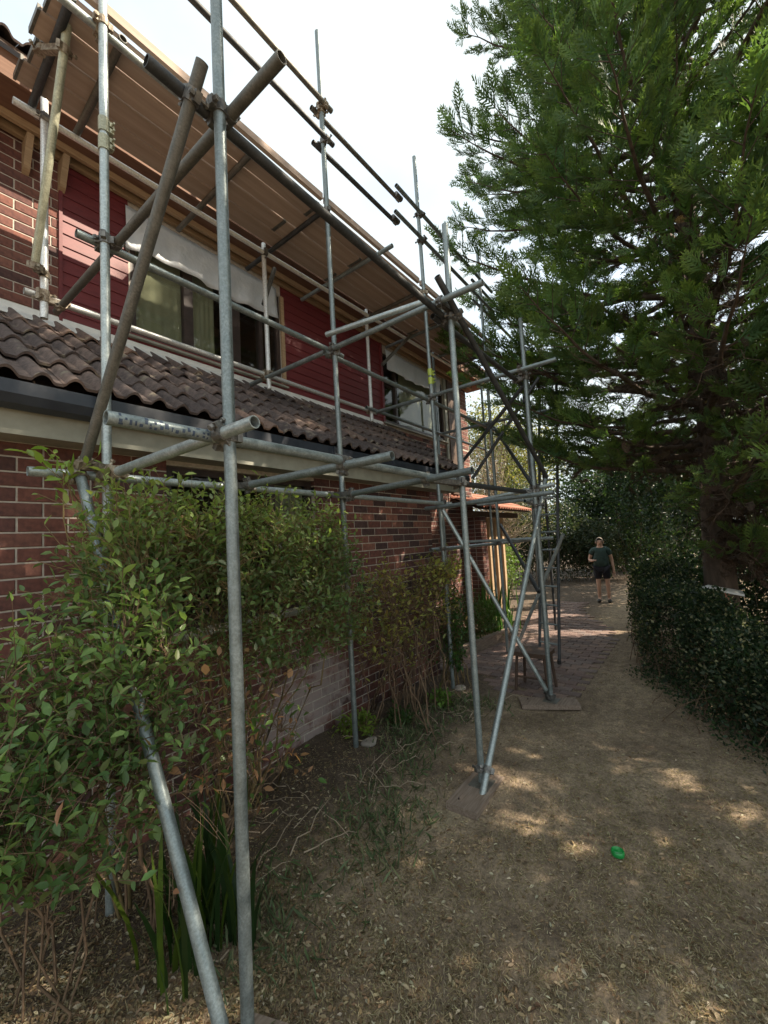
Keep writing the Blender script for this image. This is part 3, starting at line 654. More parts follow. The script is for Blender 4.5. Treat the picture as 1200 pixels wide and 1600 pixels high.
# couplers
for a, b, m in [('V2', 'LU1', 'coupler'), ('V2', 'LL1', 'coupler'), ('V2', 'T1', 'coupler'), ('V2', 'U1', 'coupler'), ('BA', 'LU1', 'coupler'), ('BA', 'V1', 'coupler_rust'), ('T1', 'V1', 'coupler'),
                ('LB', 'V1', 'coupler'), ('LI', 'V1', 'coupler'), ('LI', 'BN', 'coupler_rust'), ('LI', 'U1', 'coupler_rust'), ('LI', 'U2', 'coupler'), ('LI', 'U3', 'coupler'), ('LI', 'V3', 'coupler'), ('LI', 'V5', 'coupler'), ('LL1', 'U2', 'coupler'),
                ('V4', 'LU1', 'coupler'), ('V4', 'LL1', 'coupler'), ('V4', 'BD', 'coupler'), ('V4', 'T2', 'coupler'), ('V4', 'RK', 'coupler'), ('V4', 'U3', 'coupler'), ('V3', 'LB', 'coupler'), ('V3', 'LB2', 'coupler'), ('V3', 'T2', 'coupler'), ('V5', 'LB2', 'coupler'), ('V5', 'T3', 'coupler'),
                ('V6', 'LU2', 'coupler'), ('V6', 'LL2', 'coupler'), ('V6', 'T3', 'coupler'), ('V6', 'BL', 'coupler'), ('V6', 'U5', 'coupler'), ('I1', 'LW', 'coupler_rust'), ('I1', 'T1', 'coupler_rust'), ('I1', 'BY', 'coupler_rust'), ('I1', 'LP_in', 'coupler'), ('I2', 'LW', 'coupler_rust'), ('I2', 'LP_in', 'coupler'), ('I3', 'LW', 'coupler_rust'), ('I3', 'LP_in', 'coupler'),
                ('V1', 'LP_out', 'coupler_rust'), ('V3', 'G1', 'coupler_rust'), ('V3', 'G2', 'coupler'), ('V3', 'G3', 'coupler_rust'), ('V3', 'LP_out', 'coupler'), ('V5', 'G3b', 'coupler'), ('V5', 'G4b', 'coupler'), ('V5', 'LP_out', 'coupler_rust'), ('V7', 'LP_out', 'coupler'), ('V7', 'G5', 'coupler'), ('V7', 'LB2', 'coupler'), ('V7', 'T4', 'coupler'), ('V9', 'LF2', 'coupler'), ('V9', 'LF3', 'coupler'), ('V9', 'U7', 'coupler'), ('V7', 'LF', 'coupler'), ('V5', 'LF', 'coupler'),
                ('LU1', 'LU2', 'coupler'), ('LL1', 'LL2', 'coupler'), ('LW', 'T2', 'coupler_rust'), ('HK', 'BY', 'coupler_rust'), ('V6', 'RK', 'coupler')]:
    coupler(S[a], S[b], m)
def sleeve(t, z, mat, label=None):
    p, q = t; s = (z-p[2])/(q[2]-p[2]); c = p+(q-p)*s; d = (q-p)/np.linalg.norm(q-p); mb = MB()
    for k in (-1, 1): mb.cyl(c+d*(.012 if k > 0 else -.10), c+d*(.10 if k > 0 else -.012), TR+.006, n=14)
    for k in (-.07, -.03, .03, .07):
        mb.obox(c+d*k+np.array([TR+.008, -.012, 0]), ((1, 0, 0), (0, 1, 0), (0, 0, 1)), (.012, .016, .014)); mb.cyl(c+d*k+np.array([TR+.012, -.05, 0]), c+d*k+np.array([TR+.012, .04, 0]), .0065, n=6)
    mb.obj('sleeve_coupler', M[mat], scaf)
sleeve(S['V1'], at(164, 212, 'y', Y2)[2], 'galv_yellow'); sleeve(S['V5'], at(671, 588, 'y', Y2)[2], 'yellow_tag')
for (a, b) in (('G3', .9), ('G4', .85)):
    p, q = S[a]; c = p+(q-p)*.97; MB().cyl(c-np.array([.06, 0.025, 0]), c+np.array([.06, -.025, 0]), TR+.008, n=10).box(c-[.03, .03, .05], c+[.03, .0, -.03]).obj('coupler', M['coupler'], scaf)
# dark blue stencil marks on the end of the lower ledger: worn unreadable capitals
p, q = S['LL1']; d = (q-p)/np.linalg.norm(q-p); a_ = np.cross(d, (0, 0, 1.)); mb = MB(); s = .03
while s < .36:
    wd = random.uniform(.007, .016)
    for seg in range(random.choice((1, 2, 2, 3))):
        t0 = random.uniform(-.9, .5); t1 = t0+random.uniform(.25, .6)
        V = []
        for ss in (s, s+wd*random.uniform(.5, 1)):
            for t_ in np.linspace(t0, t1, 5):
                V.append(p+d*ss+(TR+.0007)*(math.cos(t_)*a_+math.sin(t_)*np.array([0, 0, 1.])))
        mb.add(V, [(i, i+1, 6+i, 5+i) for i in range(4)])
    s += wd+random.uniform(.003, .009)
mb.obj('stencil_print', M['blue_print'], scaf)
# base plates
for k in ('V4', 'V6', 'V2'):
    b = S[k][0]; z0 = b[2]-.012; MB().box((b[0]-.075, b[1]-.075, z0), (b[0]+.075, b[1]+.075, z0+.006)).cyl((b[0], b[1], z0+.006), (b[0], b[1], z0+.05), .017, n=10).obj('base_plate', M['galv_brown'], scaf)
# toe boards along the platform edge
for x0, x1 in ((.74, 2.80), (2.84, 4.55), (4.6, 7.1)):
    MB().box((x0, Y2-.005+.032, 5.200), (x1, Y2+.065, 5.262)).obj('toe_board', M['board'], scaf)
# boards lie loose on the putlogs: each a thing
bn = 0
PLABEL = ['against the toe board', 'second in from the toe board', 'third in from the toe board', 'on the house side']
for j, y0 in enumerate((2.68, 2.88, 3.08, 3.28)):
    cuts = [.66+random.uniform(-.03, .05)+j*.01, 2.75+(j % 2)*.9+random.uniform(-.05, .05), 5.0+(j % 2)*.5, 7.15+random.uniform(-.05, .05)]
    for k in range(3):
        b = thing('scaffold_board', ((cuts[k]+cuts[k+1])/2, y0+.095, 5.153), ['near end', 'middle', 'far end'][k]+' timber scaffold board '+PLABEL[j]+' on the platform', 'board', 'boards of the scaffold platform')
        zz = 5.153+random.uniform(0, .004); x0, x1 = cuts[k]+.006, cuts[k+1]-.006; wv = .188+random.uniform(-.003, .002)
        MB().prism([(y0, zz+.008), (y0+.008, zz), (y0+wv-.008, zz), (y0+wv, zz+.008), (y0+wv, zz+.034), (y0+wv-.004, zz+.038), (y0+.004, zz+.038), (y0, zz+.034)], x0+.0, x1).obj('plank', M['board'], b)
        for xe in (x0, x1):
            mb = MB(); s = 1 if xe == x0 else -1
            mb.box((min(xe-.002*s, xe+.014*s), y0-.0015, zz-.0015), (max(xe-.002*s, xe+.014*s), y0+wv+.0015, zz+.0395)); mb.obj('end_band', M['galv_brown'], b)
# sole boards
def sole(c, ax, half, label):
    a = np.array([math.cos(ax), math.sin(ax), 0]); b = np.array([-math.sin(ax), math.cos(ax), 0])
    t = thing('sole_board', (c[0], c[1], 0), label, 'timber pad', 'timber pads under the scaffold legs')
    mb = MB().obox((c[0], c[1], c[2]), (a, b, (0, 0, 1)), half); pl_ = mb.obj('plank', M['sole'], t)
    mb = MB(); hp = np.array(c)-a*half[0]*.7+b*half[1]*.45+np.array([0, 0, half[2]])
    mb.cyl(hp-[0, 0, .01], hp+[0, 0, .012], .006, n=8); mb.obj('nail', M['dark_frame'], t)
q4 = [at(*p_, 'z', .03) for p_ in ((697, 1255), (745, 1278), (790, 1215), (742, 1207))]; c4 = sum(q4)/4; e_ = (q4[2]+q4[3]-q4[0]-q4[1])/2
sole((c4[0], c4[1], .024), math.atan2(e_[1], e_[0]), (np.linalg.norm(e_)/2, .115, .024), 'square weathered timber pad with a nail under the front raker foot')
sole((4.76, 1.47, .024), R(-62), (.30, .11, .024), 'long weathered timber plank under the scaffold leg by the paving')
sole((.95, 1.45, .010), R(20), (.16, .11, .018), 'timber pad in the leaf litter under the tall front scaffold leg')

# ------------------------------------------------------------------ ladder, stool
lad = thing('ladder', (6.3, 1.75, 0), 'tall grey metal ladder standing beside the far scaffold bay', 'ladder')
b0 = at(874, 1037, 'z', .02); t0 = at(869, 560, 'x', b0[0]+.75); off = np.array([.10, .30, 0])
tube0 = []
for o_ in (np.zeros(3), off):
    mb = MB().poly([b0+o_, t0+o_], .022, n=8); mb.obj('stile', M['galv_dark'], lad); 
    mb = MB().cyl(b0+o_-[0, 0, .02], b0+o_+[0, 0, .05], .028, n=8).obj('foot', M['shoe'], lad)
for k in range(15):
    s = (.25+k*.27)/(t0[2]); p = b0+(t0-b0)*s; MB().cyl(p, p+off, .014, n=8).obj('rung', M['galv'], lad)
st = thing('stool', (7.0, 2.1, 0), 'small dark brown wooden stool on the paving under the scaffold', 'stool')
sc = at(838, 1075, 'z', .02); sc[2] = 0; WLOC[st.name] = sc; st.location = sc
MB().box(sc+[-.17, -.2, .42], sc+[.17, .2, .47]).obj('seat', M['dark_wood'], st)
for sx in (-1, 1):
    for sy in (-1, 1): MB().cyl(sc+[sx*.16, sy*.19, .015], sc+[sx*.13, sy*.16, .42], .018, n=8).obj('leg', M['dark_wood'], st)
MB().cyl(sc+[-.15, -.17, .18], sc+[-.15, .17, .18], .012, n=8).obj('stretcher', M['dark_wood'], st)

# timber edging of the raised bed
ed = MB(); pa, pb = at(722, 1018, 'z', .1), at(803, 985, 'z', .1); d = (pb-pa)/np.linalg.norm(pb-pa)
ed.obox((pa+pb)/2*[1, 1, 0]+[0, 0, .09], (d, np.cross((0, 0, 1), d), (0, 0, 1)), (np.linalg.norm(pb-pa)/2, .05, .09))
tag(ed.obj('timber_edging', M['sole']), 'brown timber sleeper edging the raised bed beside the paving', 'garden edging')
# small green lid on the ground
c_ = at(965, 1330, 'z', .02); mb = MB()
prof = [(.0, .010), (.020, .011), (.026, .014), (.031, .022), (.034, .020), (.036, .008), (.034, -.004), (.0, -.004)]
n = 28; V = []; F = []
for r_, z in prof: V += [(c_[0]+r_*math.cos(t), c_[1]+r_*math.sin(t), gz(c_[0], c_[1])+z+.004) for t in np.linspace(0, 2*math.pi, n, endpoint=False)]
for k in range(len(prof)-1): F += [(k*n+i, k*n+(i+1) % n, (k+1)*n+(i+1) % n, (k+1)*n+i) for i in range(n)]
tag(obj('plastic_disc', V, F, M['green_plastic'], smooth=True, sharp=50), 'bright green round plastic disc lying on the dry lawn', 'disc')
# pale box with a low roof under the conifer, and stones
bx = at(1120, 950, 'x', 6.9); bx[2] = max(bx[2], .8)+.07
pb_ = thing('nest_box', (bx[0], bx[1], 0), 'small brown box with pale roof and white board on a post beneath the conifer', 'box')
MB().cyl((bx[0], bx[1], 0), (bx[0], bx[1], bx[2]-.2), .035, n=8).obj('post', M['dark_wood'], pb_)
MB().box(bx-[.12, .14, .2], bx+[.12, .14, .14]).obj('box_body', M['orange_tile'], pb_)
MB().add([tuple(bx+v) for v in ((-.17, -.28, .10), (.17, -.28, .10), (.17, .06, .17), (-.17, .06, .17), (-.17, -.28, .125), (.17, -.28, .125), (.17, .06, .195), (-.17, .06, .195), (-.17, .19, .12), (.17, .19, .12), (-.17, .19, .145), (.17, .19, .145))],
     [(0, 3, 2, 1), (4, 5, 6, 7), (0, 1, 5, 4), (3, 8, 9, 2), (7, 6, 11, 10), (8, 10, 11, 9), (0, 4, 7, 3), (1, 2, 6, 5), (3, 7, 10, 8), (2, 9, 11, 6)]).obj('roof', M['lead'], pb_)
MB().obox(bx+[-.16, .20, .0], ((.2, 1, -.45), (1, -.2, 0), (.1, .45, 1)), (.20, .012, .06)).obj('board', M['white'], pb_)
def stone(px, py, r, label, seed, grp='loose stones in the flower bed'):
    rr = np.random.default_rng(seed); c = at(px, py, 'z', .05); c[2] = gz(c[0], c[1])
    bm = bmesh.new(); bmesh.ops.create_icosphere(bm, subdivisions=3, radius=1)
    k = rr.normal(size=(5, 3)); V = []
    for v in bm.verts:
        q = np.array(v.co); s = 1+.10*np.sin(3*q@k[0])+.07*np.sin(5*q@k[1]); q = q*s; q[2] = min(q[2], .62); V.append(c+q*[r, r*.75, r*.4]+[0, 0, r*.12])
    F = [tuple(v.index for v in f.verts) for f in bm.faces]; bm.free()
    tag(obj('stone', V, F, M['stone'], smooth=True, sharp=40), label, 'stone', grp)
stone(578, 1166, .085, 'flat brown stone beside the bright green bed plant', 1); stone(718, 1072, .085, 'flat grey stone at the corner of the paving', 2); stone(540, 1135, .06, 'small dark stone behind the bright green bed plant', 3)

# ------------------------------------------------------------------ vegetation
def rotmats(d, rr, roll=1.0):
    """matrices whose y axis is d (n,3), with random roll about it (roll=1) or blade facing up (roll=0)"""
    d = d/np.linalg.norm(d, axis=1, keepdims=True)
    up = np.tile([0, 0, 1.], (len(d), 1)); up[np.abs(d[:, 2]) > .95] = [1, 0, 0]
    x = np.cross(d, up); x /= np.linalg.norm(x, axis=1, keepdims=True); z = np.cross(x, d)
    a = rr.uniform(-math.pi, math.pi, len(d))*roll; c, s = np.cos(a)[:, None], np.sin(a)[:, None]
    return np.stack([x*c+z*s, d, -x*s+z*c], -1)
def stamp(T, TF, pos, mats, scale, col, tipcol=None, tipw=None):
    """copies template T at pos with matrices; returns V, F, colours"""
    n, k = len(pos), len(T)
    S = np.asarray(scale, float).reshape(n, 1, -1)
    P = T[None]*S
    V = np.einsum('nij,nkj->nki', mats, P)+pos[:, None]
    F = TF[None]+(np.arange(n)*k)[:, None, None]
    C = np.repeat(col[:, None], k, 1)
    if tipcol is not None: C = C*(1-tipw[None, :, None])+tipcol[:, None]*tipw[None, :, None]
    return V.reshape(-1, 3), F.reshape(-1, TF.shape[1]), C.reshape(-1, 3)
LEAF_T = np.array([[0, 0, 0], [-.22, .30, .05], [-.19, .64, .03], [0, 1, -.10], [.19, .64, .03], [.22, .30, .05], [0, .35, -.03], [0, .68, -.06]])
LEAF_F = np.array([[0, 6, 1], [0, 5, 6], [1, 6, 7], [1, 7, 2], [5, 7, 6], [5, 4, 7], [2, 7, 3], [4, 3, 7]])
LITE_T = np.array([[0, 0, 0], [-.28, .45, .05], [0, 1, -.06], [.28, .45, .05]]); LITE_F = np.array([[0, 2, 1], [0, 3, 2]])
BLADE_T = np.array([[-.5, 0, 0], [.5, 0, 0], [.38, .55, .0], [-.38, .55, 0], [0, 1, 0]]); 
def pick(rr, pal, n, jit=.18):
    pal = np.array(pal); c = pal[rr.integers(0, len(pal), n)]
    return c*rr.uniform(1-jit, 1+jit, (n, 1))*rr.uniform(.94, 1.06, (n, 3))
class Twigs:
    def __init__(s): s.V = []; s.F = []; s.n = 0
    def add(s, pts, r0, r1, n=4):
        pts = np.asarray(pts, float); m = len(pts); d = np.gradient(pts, axis=0); d /= np.linalg.norm(d, axis=1, keepdims=True)+1e-9
        up = np.tile([0, 0, 1.], (m, 1)); up[np.abs(d[:, 2]) > .9] = [1, 0, 0]
        x = np.cross(d, up); x /= np.linalg.norm(x, axis=1, keepdims=True); z = np.cross(x, d)
        r = np.linspace(r0, r1, m)[:, None, None]; t = np.linspace(0, 2*math.pi, n, endpoint=False)
        V = pts[:, None]+r*(np.cos(t)[None, :, None]*x[:, None]+np.sin(t)[None, :, None]*z[:, None])
        i = np.arange(m*n).reshape(m, n); j = np.roll(i, -1, 1)
        s.V.append(V.reshape(-1, 3)); s.F.append(np.stack([i[:-1], j[:-1], j[1:], i[1:]], -1).reshape(-1, 4)+s.n); s.n += m*n
    def obj(s, name, mat, parent): return obj(name, np.concatenate(s.V), np.concatenate(s.F), mat, parent, smooth=True)
def bend(a, b, rr, sag=.1, m=7, wob=.03):
    a = np.array(a, float); b = np.array(b, float); t = np.linspace(0, 1, m)[:, None]
    l = np.linalg.norm(b-a); p = a+(b-a)*t; p[:, 2] += (sag*l*np.sin(np.pi*t[:, 0])); p[1:-1] += rr.normal(0, wob*l, (m-2, 3)); return p
def shrub(name, label, cat, base, vols, nshoot, leaf, pal, seed, per=9, stemmat='cane', group=None, lite=False, stems=14, shootlen=.28, tip=None, bare=0, stemr=.009, droop=0.0, spread=.12):
    """stems rise from base into the ellipsoids vols [(centre, radii, weight)], shoots in them carry leaves"""
    rr = np.random.default_rng(seed); base = np.array(base, float)
    base[2] = float(gz(base[0], base[1]))
    t = thing(name, base, label, cat, group); tw = Twigs(); W = np.array([v[2] for v in vols], float); W /= W.sum()
    mains = []
    for k in range(stems):
        v = vols[rr.choice(len(vols), p=W)]; u = rr.normal(size=3); u /= np.linalg.norm(u)
        e = np.array(v[0])+u*np.array(v[1])*rr.uniform(.3, .95); b = base+[rr.normal(0, spread), rr.normal(0, spread), -.02]
        p = bend(b, e, rr, .12, 9, .025); tw.add(p, stemr*rr.uniform(.7, 1.2), .003); mains.append(p)
    MP = np.concatenate(mains)
    pos = []; dirs = []; base_d = []
    for k in range(nshoot+bare):
        v = vols[rr.choice(len(vols), p=W)]; u = rr.normal(size=3); u /= np.linalg.norm(u)
        e = np.array(v[0])+u*np.array(v[1])*rr.uniform(.25, 1)**.5
        if e[2] < .06: continue
        dd = np.linalg.norm(MP-e, axis=1)+np.maximum(MP[:, 2]-e[2]+.05, 0)*1.5; s0 = MP[np.argmin(dd+rr.uniform(0, .12, len(dd)))]
        p = bend(s0, e, rr, .08, 6, .03)
        # the shoot's leafy end runs on beyond e
        tipd = (e-s0)/(np.linalg.norm(e-s0)+1e-6)*.6+rr.normal(0, .5, 3)+[0, 0, .45-droop]; tipd /= np.linalg.norm(tipd)
        L_ = shootlen*rr.uniform(.6, 1.3); e2 = e+tipd*L_
        q = np.concatenate([p, [e+tipd*L_*.5, e2-[0, 0, droop*L_*.3]]]); tw.add(q, .0032, .0012, 3)
        if k >= nshoot: continue
        m = max(3, int(per*rr.uniform(.7, 1.3)))
        s = np.linspace(.0, 1, m); P = e-(tipd*L_*.25)+np.outer(s, e2-e+tipd*L_*.25)
        a = np.arange(m)*2.4+rr.uniform(0, 6); fx, fy = frame(tipd)
        D = np.outer(np.cos(a), fx)+np.outer(np.sin(a), fy)+tipd*.7+[0, 0, .12]; D += rr.normal(0, .2, D.shape)
        pos.append(P); dirs.append(D)
    pos = np.concatenate(pos); dirs = np.concatenate(dirs); n = len(pos)
    mats = rotmats(dirs, rr, .25); sc = leaf*rr.uniform(.55, 1.25, (n, 1)); sc = np.concatenate([sc*rr.uniform(.8, 1.1, (n, 1)), sc, sc], 1)
    col = pick(rr, pal, n)
    if tip is not None:   # young growth near the top of the plant
        zt = np.clip((pos[:, 2]-np.percentile(pos[:, 2], 55))/(np.ptp(pos[:, 2])*.4), 0, 1)*rr.uniform(0, 1, n); col = col*(1-zt[:, None])+np.array(tip)*zt[:, None]*rr.uniform(.8, 1.2, (n, 1))
    T, TF = (LITE_T, LITE_F) if lite else (LEAF_T, LEAF_F)
    V, F, C = stamp(T, TF, pos, mats, sc, col)
    tw.obj('stems', M[stemmat], t); obj('leaves', V, F, M['leaf'], t, col=C, smooth=not lite)
    return t
GREEN = [(.055, .105, .032), (.075, .135, .04), (.045, .085, .03), (.10, .16, .055), (.085, .12, .05)]
YOUNG = (.20, .30, .06)
# main shrub behind the tall front leg
shrub('shrub', 'big leafy green shrub with bright new shoots under the low scaffold tube', 'shrub', (1.75, 2.72, 0),
      [((1.15, 2.35, 1.88), (.36, .22, .30), 3), ((1.70, 2.40, 1.86), (.45, .24, .33), 4), ((2.30, 2.50, 1.80), (.42, .22, .36), 3.5), ((1.9, 2.38, 1.35), (.70, .25, .35), 4), ((.84, 2.10, 1.75), (.20, .16, .42), 2.6), ((2.65, 2.52, 1.40), (.25, .2, .45), 1.6)],
      1350, .050, [(.12, .19, .07), (.155, .225, .085), (.095, .155, .06), (.19, .265, .10), (.18, .215, .115)], 11, per=9, tip=(.42, .52, .13), stems=26, bare=160, shootlen=.2)
shrub('leaning_shoot', 'single tall young shoot with pale leaves poking above the end of the low scaffold tube', 'shoot', (1.0, 2.55, 0), [((.66, 2.42, 2.27), (.05, .04, .10), 1)], 5, .07, [(.20, .30, .06), (.25, .36, .08)], 12, per=7, stems=3, shootlen=.16, spread=.05)
# bramble-like bush at the left edge, some of it in front of the raker tube
shrub('shrub', 'dense bush with larger fresh green leaves beside the leaning raker tube', 'shrub', (.62, 2.25, 0),
      [((.48, 2.20, 1.25), (.28, .25, .38), 3), ((.58, 2.05, .90), (.30, .3, .30), 3), ((.78, 1.90, 1.35), (.17, .14, .42), 3.0), ((.32, 1.90, 1.05), (.18, .2, .28), 1.5)],
      600, .054, [(.115, .20, .07), (.15, .255, .09), (.095, .17, .065), (.19, .29, .10), (.18, .215, .10)], 13, per=8, tip=(.30, .42, .12), stems=12, bare=90, shootlen=.2, stemmat='twig', stemr=.006, spread=.2)
shrub('bramble', 'arching bramble canes with sparse leaves hanging behind the leaning raker tube', 'bramble', (1.15, 2.35, 0),
      [((.98, 1.98, 1.0), (.34, .2, .30), 2), ((1.6, 2.3, .7), (.4, .2, .3), 2)], 90, .058, [(.08, .15, .04), (.12, .20, .055), (.36, .20, .11)], 14, per=5, stems=16, bare=70, droop=.5, shootlen=.3, stemmat='twig')
# second, twiggy shrub past the third standard
shrub('shrub', 'sparse twiggy shrub with yellowish leaves against the brick wall', 'shrub', (3.75, 2.65, 0),
      [((3.25, 2.60, .95), (.30, .20, .45), 2), ((3.8, 2.62, .95), (.45, .22, .45), 3), ((4.35, 2.64, 1.10), (.40, .22, .40), 3), ((4.5, 2.58, 1.45), (.32, .15, .12), 2), ((3.4, 2.58, 1.38), (.25, .15, .14), 1.5)],
      300, .062, [(.30, .32, .085), (.38, .37, .105), (.20, .24, .08), (.32, .24, .09)], 15, per=7, stemmat='twig', stems=44, bare=420, shootlen=.22, tip=(.34, .36, .075), spread=.3)
shrub('shrub', 'dark green leafy shrub at the paving corner beside the second front scaffold leg', 'shrub', (4.75, 2.72, 0),
      [((4.78, 2.62, .95), (.16, .15, .42), 3), ((4.75, 2.62, .45), (.14, .14, .3), 2)], 130, .055, [(.035, .085, .022), (.05, .12, .03), (.07, .15, .035)], 16, per=9, stems=12, shootlen=.16)
def tufts(name, label, c, n, h, pal, seed, wd=.012, spread=.12, cat='plant', lean=.35, group=None):
    rr = np.random.default_rng(seed); c = np.array([c[0], c[1], float(gz(c[0], c[1]))]); t = thing(name, c, label, cat, group)
    V = []; F = []; C = []; m = 6; o = 0
    for k in range(n):
        a = rr.uniform(0, 6.28); b = c+[rr.normal(0, spread*.4), rr.normal(0, spread*.4), -.01]; hh = h*rr.uniform(.5, 1.1); ln = lean*rr.uniform(.2, 1.5)
        s = np.linspace(0, 1, m); d = np.array([math.cos(a), math.sin(a), 0]); side = np.array([-d[1], d[0], 0])
        P = b+np.outer(s*hh*(1-.25*ln*s), [0, 0, 1])+np.outer(ln*hh*s**2, d)
        wv = wd*rr.uniform(.7, 1.3)*np.array([.8, 1, 1, .85, .55, .05])[:, None]
        V.append(P+side*wv); V.append(P-side*wv); i = np.arange(m-1)+o
        F.append(np.stack([i, i+1, i+1+m, i+m], -1)); o += 2*m
        C.append(np.tile(pick(rr, pal, 1), (2*m, 1)))
    obj('blades', np.concatenate(V), np.concatenate(F), M['leaf'], t, col=np.concatenate(C), smooth=True); return t
p_ = at(235, 1440, 'z', .05); tufts('strap_plant', 'clump of long dark green strap leaves behind the leaning raker tube', (1.12, 2.05), 60, .75, [(.025, .055, .018), (.035, .07, .02), (.08, .13, .02)], 21, .013, .25)
tufts('spiky_plant', 'upright sword leaved green plant beside the brick porch pier', (7.95, 3.38), 70, 1.05, [(.07, .16, .04), (.10, .20, .05), (.05, .12, .03)], 22, .02, .45, lean=.22)
for k, (px, py, h, pal, lab) in enumerate([(560, 1150, .20, [(.17, .26, .04), (.22, .30, .06)], 'bright yellow green bed plant with short upright leaves by the flat stone'),
        (690, 1100, .13, [(.10, .20, .03), (.14, .25, .05)], 'low bright green tuft in front of the twiggy shrub'), (625, 1130, .13, [(.05, .10, .03), (.07, .13, .04)], 'low dark green tuft between the two bright bed plants'),
        (725, 1010, .3, [(.05, .11, .03), (.08, .15, .04)], 'green bedding plant inside the timber edging by the paving')]):
    q = at(px, py, 'z', .05); shrub('bed_plant', lab, 'plant', q, [((q[0], q[1], h*.6), (h*.9, h*.9, h*.5), 1)], 55, .055 if k != 3 else .06, pal, 30+k, per=6, stems=8, shootlen=.08, group='low plants in the flower bed', spread=.05)
q = np.array([7.15, 3.42, 0.])
shrub('shrub', 'rounded green bush in the raised bed behind the timber edging', 'shrub', q, [((q[0], q[1], .35), (.55, .4, .35), 1)], 220, .06, [(.05, .11, .03), (.075, .145, .035), (.10, .16, .05)], 36, per=8, stems=12, lite=True)

# conifer -----------------------------------------------------------
def plume_template(rr):
    V = []; F = []; tw = []
    def blade(p, d, l, wv, n, two):
        s = np.cross(d, n); s /= np.linalg.norm(s)+1e-9; k = len(V)
        if two:
            V.extend([p-s*wv*.5, p+s*wv*.5, p+d*l*.55+s*wv*.42, p+d*l+n*.02]); F.append((k, k+1, k+2)); F.append((k, k+2, k+3)); tw.extend([.15, .15, .5, 1.0])
        else:
            V.extend([p-s*wv*.5, p+s*wv*.5, p+d*l]); F.append((k, k+1, k+2)); tw.extend([.3, .3, 1.0])
    for i in range(7):
        t = .04+i*.13
        for sd in (-1, 1):
            ang = R(36+rr.uniform(-9, 9)); l = (.48*(1-t)+.13)*rr.uniform(.8, 1.15)
            d = np.array([sd*math.sin(ang), math.cos(ang), rr.uniform(-.15, .32)]); d /= np.linalg.norm(d); p = np.array([0, t, 0])
            n = np.array([rr.uniform(-.6, .6), 0, 1.]); blade(p, d, l, .06, n, True)
            for u, s2 in ((.3, 1), (.6, -1)) if i < 6 else ((.4, 1),):
                pp = p+d*l*u; a2 = ang*sd+s2*R(30); d2 = np.array([math.sin(a2), math.cos(a2), rr.uniform(-.1, .35)]); blade(pp, d2, l*.55*(1.2-u), .062, n, False)
    blade(np.array([0, .82, 0]), np.array([0, 1, .1]), .26, .06, np.array([0, 0, 1.]), True)
    return np.array(V), np.array(F), np.clip(np.array(tw)*.6+np.array(V)[:, 1]*.4, 0, 1)
PLUMES = [plume_template(np.random.default_rng(s)) for s in (1, 2, 3)]
